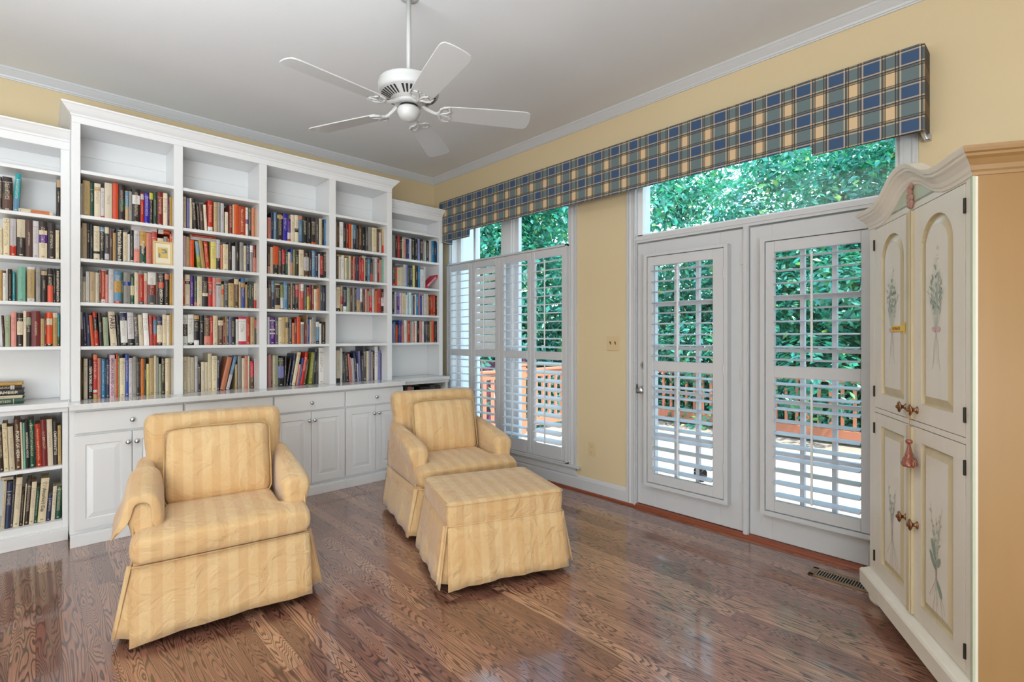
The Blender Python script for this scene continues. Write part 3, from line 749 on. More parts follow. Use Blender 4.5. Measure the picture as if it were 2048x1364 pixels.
# rows: (bay words, row words, shelf height, front plane, crop origin and scale, books)
# each book: left, right, top [lean] colour [bands colour.from.to] ["title"]
ROWS = [
('left bookcase','top row',2.097,4.46,(0,340,13.64),"0 52 180 k;60 330 185 k n.0.5;345 500 100 T/75 s.0.35 \"\";1545 1655 265 k t.8.1"),
('left bookcase','second row',1.815,4.46,(0,425,14.36),"0 75 430 c;90 275 165 c;280 470 175 C r.0.28;485 725 195 c k.0.52;735 940 225 n;945 1112 240 C;1120 1355 255 c k.76.1 v.42.64;1375 1595 300 k;1600 1700 505 c"),
('left bookcase','third row',1.530,4.46,(0,525,16.05),"0 80 235 O;90 190 260 w n.92.1;200 250 195 w;260 385 210 k;405 480 290 T;560 820 140 A;870 1110 140 t w.0.1 w.93.1;1150 1300 145 l;1320 1510 250 k t.85.98;1525 1700 185 k o.0.5;1715 1780 195 b;1785 1925 205 k \"KING LEOPOLD'S GHOST\""),
('left bookcase','fourth row',1.243,4.46,(0,610,15.15),"80 145 310 n/-50;150 305 335 G;330 500 215 p;515 695 245 k c.35.75;705 800 180 c;800 935 210 k m.87.1 G.62.85;955 1225 185 m;1235 1345 415 t;1350 1400 240 m;1405 1590 225 o c.63.82 b.0.07;1600 1745 240 O c.86.1;1750 1805 290 T g.0.3"),
('left bookcase','row below the counter',.480,4.36,(0,825,10.91),"0 80 330 k/-45;88 195 240 c/-50;205 330 310 c/-50;338 470 150 n/-42 \"POINT OF VIEW\";472 516 215 c/-38;520 565 225 A/-30;570 648 200 b/-35 \"ARCHITECTURAL VISIONS\";655 765 160 g/-30;800 915 250 r/-42;920 1040 160 m/-40;1045 1165 150 c/-30;1170 1265 190 k/-22 \"CRAFTSMAN STYLE\";1270 1340 285 t/-12"),
('left bookcase','bottom row',.127,4.36,(0,940,10.49),"20 88 240 c/58;92 205 265 u/60;208 258 190 d/72;262 395 160 c/80;400 470 445 k/58;474 500 290 c/66;503 595 235 k/72;600 705 255 c/72;708 775 370 g/64;780 955 180 c/86 \"America's Cup\";962 1060 520 u/50;1065 1145 345 c/52;1150 1270 335 g/40"),
('first central bay','top row',2.097,4.33,(160,355,10.779),"28 55 130 w;60 220 65 t;222 300 110 g;310 448 125 c t.78.9;452 530 225 C r.0.1;535 695 118 c;705 830 120 o;840 968 150 k g.32.6;978 1055 290 t s.5.98;1062 1122 300 l;1128 1300 245 k w.56.82;1308 1382 340 r C.8.97;1392 1495 340 V;1500 1578 315 k y.78.98;1585 1658 315 g;1672 1790 310 m;1795 1890 335 c;1895 1925 430 v;1930 1995 425 O"),
('first central bay','second row',1.815,4.33,(160,440,10.779),"28 42 160 c;45 152 65 t;160 215 80 b;222 290 90 b B.1.95;295 428 130 c b.2.27;434 528 135 b s.85.98;535 632 140 d c.8.98 C.05.22;638 706 180 n;712 778 275 O;783 926 165 b \"Martin's Hundred\";930 1026 262 c;1030 1082 300 w;1088 1160 215 b c.0.1;1165 1290 225 C p.0.45;1295 1426 240 b O.55.1 g.0.3 \"Mayflower\";1430 1545 280 p;1550 1664 250 R;1675 1810 390 c;1815 1892 360 l;1898 1930 400 a;1935 1990 300 R"),
('first central bay','third row',1.530,4.33,(160,530,10.779),"28 52 40 w;60 122 250 c l.8.1;128 196 140 w;204 331 145 t;335 412 165 c;418 455 100 n;460 546 105 w r.12.98;549 617 205 p;620 732 90 C;740 886 130 s O.35.7 r.0.08;892 932 165 g;938 1086 155 l B.58.7;1090 1172 235 g c.32.66;1176 1262 160 c;1265 1382 130 r d.0.1 l.9.1;1386 1452 170 p c.75.1;1460 1640 155 w d.0.3 m.3.62;1645 1690 170 n;1692 1812 180 b r.55.72 \"AMERICA\";1825 1920 175 k p.8.98;1935 1990 180 O"),
('first central bay','fourth row',1.243,4.33,(160,615,10.779),"30 78 95 C/-25 n.0.5;85 160 110 u/-40;164 242 135 u/-38;246 312 165 o/-52;316 410 100 r/-48 k.45.85;430 502 115 k/-40;515 626 210 G/-30;665 805 90 c/-62 \"PARIS\";820 880 165 b/-40;888 1035 100 w/-30 u.75.98 b.0.09;1045 1180 105 C/-28 b.0.2;1190 1280 140 d/-40;1284 1382 155 c/-38;1387 1500 120 w/-34;1508 1582 160 R/-20;1588 1662 195 r/-10 s.4.9;1665 1777 200 c u.7.1 k.0.1;1780 1863 155 c;1866 1936 165 c;1940 1990 125 O"),
('first central bay','row on the counter',CT,4.37,(160,700,10.779),"30 42 190 O;46 78 200 k;82 166 185 c;172 281 205 b \"NEW YORK 1900\";285 376 95 r C.14.2 O.0.1 a.88.1;380 458 175 p;462 542 185 N;547 570 200 b;573 636 205 u;640 751 105 P \"AMERICA'S PAINTED LADIES\";755 780 190 t;783 822 85 o;826 850 120 e;856 976 175 c;980 1052 95 B;1056 1136 175 C;1140 1221 140 l;1224 1286 175 k;1289 1312 190 k;1316 1386 185 a;1390 1431 190 k;1435 1490 300 y;1494 1596 170 t;1600 1650 120 c;1653 1700 160 l;1704 1756 300 G;1760 1831 160 k;1840 1921 180 c;1925 1956 180 t;1962 2005 165 n r.75.98"),
('second central bay','top row',2.097,4.33,(362,385,12.8),"55 132 105 c;150 226 145 L;229 296 140 c;330 420 160 k/-58;440 505 265 k/-50;512 590 290 n/-48;612 682 310 c/-38;690 816 205 r w.0.18;845 936 245 t;942 1016 250 l;1020 1106 275 C;1130 1212 500 c;1240 1322 315 m;1328 1356 310 c;1360 1476 305 o;1480 1656 355 R;1660 1726 385 w v.45.6;1732 1806 395 k;1812 1896 400 a;1902 1990 430 t"),
('second central bay','second row',1.815,4.33,(362,462,12.8),"50 126 120 P;132 231 145 t;235 342 230 o;430 525 260 e/-70 s.5.98;538 640 190 O/-92;650 745 270 r/-66;765 905 280 y;912 1008 220 C k.0.4;1018 1078 350 a;1083 1218 335 c;1225 1302 275 k;1310 1396 385 w;1400 1502 275 k;1508 1602 285 l;1608 1678 375 c;1683 1758 320 u;1766 1846 365 l w.75.98;1853 1931 360 m p.0.55;1935 1990 340 t"),
('second central bay','third row',1.530,4.33,(362,540,12.8),"55 101 215 R;104 232 120 c k.7.8;238 336 140 v;342 411 165 g p.0.15;415 541 165 c;553 696 170 k c.36.46;702 812 180 r d.45.55;815 901 195 p;905 1036 210 C d.75.8 a.85.98;1038 1102 370 t o.55.8;1110 1216 275 d;1220 1361 335 t;1365 1482 215 n c.8.98;1486 1536 300 t;1545 1647 210 B O.7.85 N.88.98;1653 1697 370 O;1702 1755 310 b;1758 1802 290 g;1808 1866 300 k;1872 1960 340 c r.0.35;1964 2000 350 k"),
('second central bay','fourth row',1.243,4.33,(362,622,12.8),"55 171 100 w k.3.7;176 331 90 w b.0.08;338 466 95 b w.0.16 O.85.98;488 592 120 b;598 747 110 n p.0.3;750 822 150 r;825 946 120 c;958 1081 230 n c.78.98;1084 1141 225 m;1145 1166 140 t;1169 1242 140 d;1245 1280 140 L;1284 1402 155 b;1412 1476 210 w;1480 1672 145 q w.12.92;1678 1777 150 R;1783 1886 155 t;1893 2005 160 k r.6.9"),
('second central bay','row on the counter',CT,4.37,(362,695,12.8),"58 156 235 c;160 246 235 c;250 342 250 c;350 431 225 C;436 506 420 k;518 616 370 c;620 692 375 c;696 792 155 c;798 926 215 c;930 986 230 u;1000 1130 245 a/195;1150 1238 225 s/215 C.0.45;1395 1446 430 t;1462 1561 215 l;1565 1637 275 c;1640 1712 220 p;1715 1757 220 c;1775 1870 345 n q.42.98;1882 1966 285 C;1974 2010 30 u"),
('third central bay','top row',2.097,4.33,(530,415,15.515),"85 186 310 p;195 271 150 u;280 371 150 s;385 562 165 k t.8.92;573 702 185 V;705 802 350 v o.0.14 w.15.42;808 932 225 c;935 1047 235 c k.4.53;1053 1167 250 s a.86.98 b.0.08;1178 1312 290 b;1318 1442 300 b;1448 1577 330 k o.0.12;1580 1686 345 d;1690 1772 345 c;1775 1842 385 k;1845 1917 365 N;1922 1985 395 n"),
('third central bay','second row',1.815,4.33,(530,485,15.515),"88 171 130 n p.0.3;174 252 140 c;255 421 115 o b.0.36;433 522 155 n;533 637 185 b q.42.95;643 712 215 g;715 807 300 c;810 872 185 B p.0.5;875 947 220 e;963 1052 250 k;1058 1212 225 c;1218 1372 240 k C.25.75 n.0.24;1378 1462 285 k;1465 1557 255 s;1563 1662 330 u;1665 1702 355 w;1708 1817 290 k R.15.85;1823 1937 300 b;1940 1990 330 m"),
('third central bay','third row',1.530,4.33,(530,555,15.515),"85 103 330 c;106 207 95 n;210 307 100 s u.0.6;318 477 190 t k.17.95;488 582 215 e w.05.48;585 707 145 s;718 802 195 k;805 837 170 t;840 947 190 k;953 1042 210 b p.8.98 q.5.8;1058 1107 200 p;1113 1212 185 R w.72.98;1222 1307 225 d;1310 1382 315 y r.62.98;1385 1457 235 m;1460 1522 225 m;1525 1617 360 c;1620 1688 340 a;1692 1707 210 t;1712 1802 225 d;1805 1872 290 u;1878 1985 240 k"),
('third central bay','fourth row',1.243,4.33,(530,620,15.515),"85 151 215 w;155 317 230 v w.52.57 w.38.43 w.86.9;328 422 240 d;425 547 230 c;550 647 215 t;653 742 215 t b.6.8;757 842 235 d;853 922 400 a;925 997 285 m;1000 1117 215 o;1123 1227 370 l w.9.98;1238 1302 440 m;1300 1327 140 t;1330 1387 280 B;1393 1457 300 c;1460 1587 230 l;1593 1697 360 s w.76.98 b.0.13;1700 1757 420 w;1760 1887 370 k;1893 1962 240 c"),
('third central bay','row on the counter',CT,4.37,(530,690,15.16),"88 112 320 p;115 186 290 p;188 236 325 n;240 337 315 c;345 402 315 G;410 577 380 b L.3.7;582 642 350 b/30;650 700 380 k/125;745 812 250 u/150;815 915 210 c/185;945 1010 580 p/92;1018 1068 380 B/120;1072 1162 215 r/165;1168 1240 430 n/120;1325 1442 215 e/100;1452 1540 210 b/50;1545 1627 110 d;1638 1792 85 w;1808 1965 75 C"),
('fourth central bay','top row',2.097,4.33,(668,435,17.05),"92 106 140 t;110 196 150 n;200 332 155 w;340 416 220 b;420 506 220 m;513 602 215 o;605 646 240 c;650 757 225 u s.45.98;760 847 280 k;850 962 265 n;968 1082 380 b;1090 1172 325 d;1178 1307 325 l;1310 1467 350 c;1478 1552 400 n;1555 1626 510 C;1645 1755 390 t r.0.35"),
('fourth central bay','second row',1.815,4.33,(668,500,18.62),"100 166 230 n;185 272 240 c;275 397 190 w;420 497 290 c;500 562 330 G;565 647 220 c;650 717 230 m;720 787 230 p;795 837 240 m;840 942 225 u;948 1032 270 r;1036 1127 370 r;1135 1166 290 c;1173 1252 310 k;1255 1352 330 s;1355 1452 370 k r.0.38;1455 1517 380 l;1525 1617 310 C;1620 1692 340 m;1695 1767 370 p;1778 1895 335 A"),
('fourth central bay','third row',1.530,4.33,(668,565,18.62),"100 247 165 c b.0.14;255 332 135 t r.3.6;350 477 160 u w.0.22;493 602 200 G;608 702 200 n;705 787 190 l;798 852 195 k;855 987 195 L t.0.5;990 1077 220 w d.0.45;1083 1152 250 n;1165 1257 250 p;1260 1307 320 G;1312 1432 235 q l.72.98;1438 1532 225 C;1543 1612 300 a;1616 1757 250 r;1763 1910 240 k C.3.64"),
('fourth central bay','row on the counter',CT,4.37,(668,685,15.15),"85 197 240 c b.0.13;200 257 180 w;268 302 330 k/-20;308 368 330 d/-58;372 468 310 k/-58;478 532 340 p/-55;536 565 450 p/-48;570 642 480 C/-40;646 716 310 u/-48;722 760 640 C/-25;782 836 260 L/-38;842 896 400 d;900 992 120 d;996 1067 260 c;1070 1137 230 L;1140 1182 280 t;1185 1242 250 u;1245 1346 120 w;1350 1432 240 L;1435 1482 320 k;1485 1582 300 t;1585 1610 340 n"),
('corner bookcase','top row',2.097,4.46,(782,460,19.49),"55 177 190 l;183 262 215 k;265 362 225 r;368 446 250 k;450 512 330 c;515 586 320 p;593 652 350 u;655 721 370 B;725 812 340 w;815 932 310 b;938 1052 360 b;1055 1142 345 L;1150 1252 360 k;1255 1311 460 l;1315 1387 440 C;1390 1492 420 b;1498 1602 430 C;1604 1682 430 N;1685 1792 430 u;1795 1860 490 N"),
('corner bookcase','second row',1.815,4.46,(782,520,20.08),"60 182 125 d r.0.14;190 262 290 o;265 397 300 c;400 502 290 c;505 622 180 C;625 682 190 L;690 762 200 g;765 882 215 u;885 972 220 y;983 1097 220 k;1100 1177 250 N;1183 1326 380 w;1330 1387 300 w"),
('corner bookcase','third row',1.530,4.46,(782,575,20.08),"60 147 170 k;150 227 180 C;240 352 180 L v.2.8;358 432 200 P;438 612 230 c;618 667 300 w;670 747 200 i;750 832 200 w;835 902 310 A;905 962 330 v;965 1012 280 c;1015 1122 240 N;1125 1167 230 p;1170 1262 340 B;1265 1312 340 w;1333 1442 260 C;1445 1492 270 c;1495 1547 350 a;1550 1602 340 k;1605 1692 330 R;1695 1797 300 r;1813 1930 330 k"),
('corner bookcase','fourth row',1.243,4.46,(782,635,20.08),"65 122 250 L;125 197 170 s;200 277 290 o;280 322 300 k;325 377 110 B;380 437 120 v;440 532 310 p;545 632 110 w;635 682 130 t;690 767 140 r;778 837 160 l;843 907 160 C;910 977 220 p;983 1047 140 w;1050 1142 130 k;1150 1262 160 p;1265 1347 160 w;1350 1392 160 u;1395 1482 190 d;1485 1572 160 k;1575 1642 170 t;1648 1742 150 o;1745 1817 160 k;1820 1930 150 k"),
('corner bookcase','row below the counter',.480,4.36,(740,740,11.37),"780 860 370 k;865 950 380 p;960 1010 390 l;1150 1240 390 b;1245 1370 385 b;1375 1500 345 d;1510 1600 350 d;1625 1650 365 w"),
]
random.seed(11)
BK = []
for bay, rowname, zs, yf, (ox, oy, sc), txt in ROWS:
    row = []
    for e in txt.split(';'):
        title = None
        if '"' in e: e, title, _ = e.split('"'); title = title or None
        tk = e.split(); lean = 0; code = tk[3]
        if '/' in code: code, l_ = code.split('/'); lean = float(l_)
        bands = []
        for b_ in tk[4:]:
            c_, p_, q_ = b_.split('.'); f_ = lambda s_: (0.1 if p_ == '0' else 1.0) if s_ == '1' else (0.0 if s_ == '0' else float('0.'+s_))
            bands.append((c_, f_(p_), f_(q_)))
        l, r, top = float(tk[0])/sc+ox, float(tk[1])/sc+ox, float(tk[2])/sc+oy
        x0, _ = onplane(l, top, yf); x1, _ = onplane(r, top, yf)
        xm, zt = onplane((l+r)/2+lean/sc, top, yf)
        nxt = {.480: .822, .127: .456, CT: 1.219}.get(zs) or min([s_ for s_ in SH if s_ > zs+.01], default=2.5)-.024
        h = min(zt-zs, nxt-zs-(.003 if lean else 0))
        dx = onplane(l+lean/sc, top, yf)[0]-x0 if lean else 0
        row.append(dict(bay=bay, row=rowname, zs=zs, yf=yf, x0=x0, x1=x1, h=h, dx=dx, code=code, bands=bands, title=title, area=(r-l)*(h*999/5), n=len(row)))
    for i, b_ in enumerate(row): b_['L'] = row[i-1] if i else None; b_['R'] = row[i+1] if i < len(row)-1 else None; b_['cnt'] = len(row)
    BK += row
print('books', len(BK))
order = sorted(range(len(BK)), key=lambda i: -BK[i]['area'])
solo = set(order[:290])
rest = BookMB()
def xform(b_):
    h = b_['h']; w_ = b_['x1']-b_['x0']-.0006; y = b_['yf'] + random.uniform(0, .006)
    if b_['dx']:
        a = math.atan2(b_['dx'], h); L_ = math.hypot(b_['dx'], h)
        wc = w_*math.cos(a); h2 = L_ if abs(a) < .1 else L_*.985
        if a > 0: M = Matrix.Translation((b_['x1'], y, b_['zs'])) @ Matrix.Rotation(a, 4, 'Y') @ Matrix.Translation((-wc, 0, 0))
        else: M = Matrix.Translation((b_['x0'], y, b_['zs'])) @ Matrix.Rotation(a, 4, 'Y')
        return M, wc, h2
    return Matrix.Translation((b_['x0'], y, b_['zs']+.0003)), w_, h
def short(c): return PAL[c][1]
ordn = ['first','second','third','fourth','fifth','sixth','seventh','eighth','ninth','tenth']
def where(b_): return {'left bookcase':'left bookcase', 'corner bookcase':'corner bookcase'}.get(b_['bay'], b_['bay'].replace('central ', '')+'')
def label_of(b_, lvl):
    w_ = b_['x1']-b_['x0']
    size = 'thick' if w_ > .036 else ('slim' if w_ < .018 else '')
    if b_['title'] and lvl == 0: core = f"{short(b_['code'])} book titled {b_['title']}"
    else:
        core = (size+' ' if size else '') + f"{short(b_['code'])} book"
        if b_['bands']:
            c_, p_, q_ = b_['bands'][0]; pl = 'foot' if p_ < .05 and q_ < .6 else ('top' if q_ > .9 else 'band')
            core += f" with {short(c_)} {pl}"
        elif b_['dx']: core = ('leaning ' + core)
    nb = ''
    if not (b_['title'] and lvl == 0):
        if b_['L'] and b_['R']: nb = f" between {short(b_['L']['code'])} and {short(b_['R']['code'])}"
        elif b_['R']: nb = f" at the row's left end"
        else: nb = f" at the row's right end"
    rw = b_['row'].replace('row on the counter', 'counter row').replace('row below the counter', 'row under counter')
    return f"{core},{nb}{',' if nb else ''} {rw}, {where(b_)}".replace(', ,', ',')
def depth_of(b_):
    back = 4.69 if b_['zs'] < .6 else (4.545 if 'central' in b_['bay'] else 4.648)
    return min(back-b_['yf']-.008, max(.12, b_['h']*.7))
def make_book(b_):
    M, w_, h = xform(b_)
    d = depth_of(b_)
    mb = BookMB(); loc = M @ Vector((w_/2, 0, 0)); Mi = Matrix.Translation(-loc) @ M
    mb.book(w_, h, d, b_['code'], b_['bands'], (random.random(), random.random()), Mi)
    o = mb.build('book', mb.mats()); o.location = loc
    if b_['title']:
        t = b_['title']; me, tw, thh = text_mesh(t, .02)
        s_ = min(h*.86/tw, w_*.62/thh)
        if t == 'PARIS': s_ = min(h*.5/tw, w_*.8/thh)
        if t == 'AMERICA': s_ = h*.4/tw
        ink = lin((236,226,206)) if t in ("NEW YORK 1900","POINT OF VIEW","CRAFTSMAN STYLE","ARCHITECTURAL VISIONS","KING LEOPOLD'S GHOST","Martin's Hundred","Mayflower","AMERICA") else lin((70,44,66))
        me.materials.append(mat('title_ink_%d' % (ink[0]*100), ink, .5))
        to = bpy.data.objects.new('spine_title', me); C.objects.link(to); to.parent = o
        zc = h*.5 if t != 'PARIS' else h*.7
        if t == 'AMERICA': zc = h*.3
        T = Mi @ Matrix.Translation((w_*.5, -.0009, zc)) @ Matrix.Rotation(R(90), 4, 'X') @ Matrix.Rotation(R(-90), 4, 'Z') @ Matrix.Scale(s_, 4)
        me.transform(T)
    return o
used = {}
GRP = {}
for i, b_ in enumerate(BK):
    if i in solo:
        o = make_book(b_)
        lb = label_of(b_, 0)
        b_['label'] = lb; b_['obj'] = o; used.setdefault(lb, []).append(b_)
        tag(o, lb, 'book', f"books in the {b_['row'].replace('row on the counter','counter row')} of the {b_['bay']}")
    else:
        M, w_, h = xform(b_); d = depth_of(b_)
        rest.book(w_, h, d, b_['code'], b_['bands'], (random.random(), random.random()), M)
for lb, lst in list(used.items()):       # tell look-alikes apart by their order in the row
    if len(lst) > 1:
        lst.sort(key=lambda q: q['x0'])
        for k, q in enumerate(lst):
            o = q['obj']; pos = 'leftmost' if k == 0 else ('rightmost' if k == len(lst)-1 else ordn[k]+' from left'); o['label'] = lb.replace(' book', f' book, {pos} such', 1)
for b_ in BK:
    if 'obj' in b_ and len(b_['obj']['label'].replace(',', ' ').split()) > 16: b_['obj']['label'] = b_['obj']['label'].replace(' central', '').replace(', row under', ' under').replace(' titled', '').replace(' such', '').replace('thick ', '')
r_ = rest.build('books', rest.mats()); r_['kind'] = 'stuff'
tag(r_, 'the slimmer and smaller books that fill the rest of the shelves', 'books')

def lying(bname, label, code, cx, cy, z, L, dep, th, rz=0, tilt=0, bands=(), title=None, group=None):
    """a book lying flat, spine towards the room"""
    mb = BookMB(); M = Matrix.Rotation(rz, 4, 'Z') @ Matrix.Rotation(tilt, 4, 'Y') @ Matrix.Translation((-L/2, 0, th)) @ Matrix.Rotation(R(90), 4, 'Y')
    mb.book(th, L, dep, code, list(bands), (random.random(), random.random()), M)
    o = mb.build('book', mb.mats()); o.location = (cx, cy, z+.0006)
    if title:
        me, tw, thh = text_mesh(title, .02); s_ = min(L*.7/tw, th*.5/thh)
        me.materials.append(mat('title_ink_light', lin((226,214,190)), .5))
        to = bpy.data.objects.new('spine_title', me); C.objects.link(to); to.parent = o
        me.transform(Matrix.Translation((L*.12, -.001, th/2)) @ Matrix.Rotation(R(90), 4, 'X') @ Matrix.Scale(s_, 4))
    tag(o, label, 'book', group); return o

GL = 'books lying flat on the shelves'
def lie(label, code, pxl, pxr, pyb, thpx, yf, z=None, rz=0, bands=(), title=None, dep=.15, group=GL, tiltz=0):
    xl, zz = onplane(pxl, pyb, yf); xr, z2 = onplane(pxr, pyb, yf)
    if z is None: z = zz
    d_ = (xl+xr)/2*cth + yf*sth
    return lying('book', label, code, (xl+xr)/2, yf, z, xr-xl, dep, thpx*d_/999, rz, tiltz, bands, title, group)
lie('thin cream paperback lying flat beside the leaning teal book, left bookcase top row', 'c', 37, 105.5, 430, 8.5, 4.46, 2.097, bands=[('a', .35, .9)])
lie('thick pale grey book lying on top of a row, first bay second row', 'C', 262.5, 314, 460.5, 11.5, 4.335, tiltz=0)
lie('small book with white and brown picture lying above the framed print', 'R', 316.5, 339.5, 467, 8, 4.335, bands=[('w', 0, .45)])
lie('pale grey book lying across leaning books, second bay second row', 'C', 381, 438.5, 478.5, 6, 4.335)
lie('thin pinkish red book lying topmost in second bay second row', 'p', 380, 431, 472.0, 3.6, 4.335, bands=[('r', .05, 1)])
lie('thin brown book lying on a row, fourth bay second row, left', 't', 674, 712, 511.5, 2.6, 4.335)
lie('book with white lettered dark spine lying on a row, fourth bay second row', 'd', 724, 764, 516.5, 5.5, 4.335, bands=[('C', .0, .18), ('C', .5, .8)])
lie('thin cream book lying on the bottom row of left bookcase', 'c', 1, 26.5, 963, 6, 4.40, bands=[])
# the flat stack on the left counter
zz = .8862
for nm, code, r_, th_, ttl in (('dark green book at the bottom of the counter stack', 'g', 47, .033, 'RENAISSANCE'[:0] or None), ('cream book second from the bottom of the counter stack', 'c', 45, .019, None),
                    ('black book titled BIEDERMEIER in the counter stack', 'b', 48, .034, 'BIEDERMEIER'), ('dark brown book with a pale square in the counter stack', 'k', 44, .026, None), ('tan book on top of the counter stack', 'O', 45, .014, None)):
    xr, _ = onplane(r_, 790, 4.40)
    lying('book', nm, code, xr-.13, 4.40, zz, .26, .19, th_, R(random.uniform(-2, 2)), 0, [('C', .8, .87)] if code == 'k' else (), ttl, 'stack of books lying on the left counter')
    zz += th_+.0012
# red book leaning far over in the corner bookcase
mb = BookMB()
xl, _ = onplane(851.5, 574, 4.45)
A_ = R(47)
Mx = Matrix.Rotation(A_, 4, 'Y')
mb.book(.022, .205, .14, 'q', [('p', .12, .85)], (.3, .9), Matrix.Translation((0, 0, .0165)) @ Mx)
o = mb.build('book', mb.mats()); o.location = (xl, 4.45, 1.8155)
tag(o, 'crimson book leaning far over at the right end, corner bookcase second row', 'book')

# framed print on the second row of the first bay
xl, _ = onplane(306.5, 505, 4.29); xr, _ = onplane(346, 505, 4.29)
t = thing('picture_frame', 'small gold framed print standing before the books, first bay second row', 'picture frame', ((xl+xr)/2, 4.292, 1.8155))
hh = .172; W_ = xr-xl; gold = mat('pale_gold', lin((222,196,140)), .35, .3)
def tilt(o): o.rotation_euler = (R(-5), 0, 0)
m = MB(); f_ = .014
m.box(-W_/2, -W_/2+f_, 0, .012, 0, hh); m.box(W_/2-f_, W_/2, 0, .012, 0, hh); m.box(-W_/2+f_, W_/2-f_, 0, .012, 0, f_); m.box(-W_/2+f_, W_/2-f_, 0, .012, hh-f_, hh)
tilt(m.build('frame', gold, t, local=True, bevel=.002))
tilt(MB().box(-W_/2+f_, W_/2-f_, .005, .008, f_, hh-f_).build('mat_board', mat('mat_cream', lin((232,222,196)), .8), t, local=True))
tilt(MB().box(-.030, .030, .0042, .005, .052, .128).build('print', mat('print_ochre', lin((214,182,104)), .8), t, local=True))
m = MB()
for cx, cz, a, b_ in ((.006,.112,.016,.005),(.018,.098,.008,.012),(-.020,.070,.005,.018),(.002,.09,.010,.004)):
    m.add([(cx+a*math.cos(R(k*30)), .0038, cz+b_*math.sin(R(k*30))) for k in range(12)], [tuple(range(12))])
tilt(m.build('print_flowers', mat('print_blue', lin((120,136,142)), .8), t, local=True))

# ------------------------------------------------------------ armchairs
def rr(w, h, r, n=5, cx=0, cz=0, puff=0):
    """rounded rectangle outline, half sizes w,h"""
    pts = []
    for qx, qz, a0 in ((1,1,0),(-1,1,90),(-1,-1,180),(1,-1,270)):
        for k in range(n):
            a = R(a0 + 90*k/(n-1)); pts.append((cx+qx*(w-r)+r*math.cos(a), cz+qz*(h-r)+r*math.sin(a)))
    return pts
def jit(p, s, a, seed=0):
    v = noise.noise_vector(Vector((p[0]*s+seed, p[1]*s, p[2]*s))); return (p[0]+v[0]*a, p[1]+v[1]*a, p[2]+v[2]*a)
def densify(mb, amp, sc, seed=0):
    mb.v = [jit(p, sc, amp, seed) for p in mb.v]; return mb
def pillow(w, h, t, n=13, edge=.35, pf=1.0):
    """a cushion, width w (x), height h (z), thickness t (y), centred"""
    mb = MB(); G = []
    for side in (-1, 1):
        g = []
        for j in range(n):
            row = []
            for i in range(n):
                a, b = -1+2*i/(n-1), -1+2*j/(n-1)
                f = ((1-abs(a)**3.2)*(1-abs(b)**3.2))**.5
                sqx = 1-.035*(1-abs(b)**2)*-1 if False else 1
                x = a*w/2*(1-.02*(b*b)*-1); z = b*h/2
                cr = (abs(a)**14+abs(b)**14)**(1/14) if (abs(a) > .8 and abs(b) > .8) else 1
                k = 1/max(1, (abs(a)**11+abs(b)**11)**(1/11)) ; 
                row.append((x*k*1.03, side*t/2*(edge+(1-edge)*f), z*k*1.03))
            g.append(row)
        G.append(g)
    for si, g in enumerate(G):
        v = [p for r_ in g for p in r_]; f = []
        for j in range(n-1):
            for i in range(n-1):
                q = (j*n+i, j*n+i+1, (j+1)*n+i+1, (j+1)*n+i); f.append(q if si == 0 else q[::-1])
        mb.add(v, f)
    per = [(0,i) for i in range(n)] + [(j,n-1) for j in range(1,n)] + [(n-1,i) for i in range(n-2,-1,-1)] + [(j,0) for j in range(n-2,0,-1)]
    o1 = n*n; f = []
    for k in range(len(per)):
        a, b = per[k], per[(k+1) % len(per)]
        ia, ib = a[0]*n+a[1], b[0]*n+b[1]; f.append((ib, ia, o1+ia, o1+ib))
    mb.f += [list(q) for q in f]; mb.m += [0]*len(f)
    return mb, [G[0][a][b] for a, b in per]

def skirt_panel(p0, p1, b0, b1, ztop, zb0, zb1, folds, amp, seed, n=26, rows=7, inward=None):
    """a hanging panel of cloth: p0-p1 top edge in plan, b0-b1 bottom edge in plan"""
    mb = MB(); v = []; f = []
    for r_ in range(rows):
        t = r_/(rows-1)
        for i in range(n):
            s = i/(n-1)
            x = (p0[0]*(1-s)+p1[0]*s)*(1-t)+(b0[0]*(1-s)+b1[0]*s)*t; y = (p0[1]*(1-s)+p1[1]*s)*(1-t)+(b0[1]*(1-s)+b1[1]*s)*t
            zb = zb0*(1-s)+zb1*s + .012*math.sin(PI*s)
            z = ztop*(1-t)+zb*t
            d = Vector((p1[0]-p0[0], p1[1]-p0[1])).normalized(); nx, ny = d[1], -d[0]
            wv = amp*t*(math.sin(s*folds*PI+seed)+.5*math.sin(s*folds*2.3*PI+seed*2)+.8*noise.noise(Vector((s*5, t*2, seed))))
            v.append((x+nx*wv, y+ny*wv, z))
    for r_ in range(rows-1):
        for i in range(n-1): f.append((r_*n+i, r_*n+i+1, (r_+1)*n+i+1, (r_+1)*n+i))
    mb.add(v, f); return mb

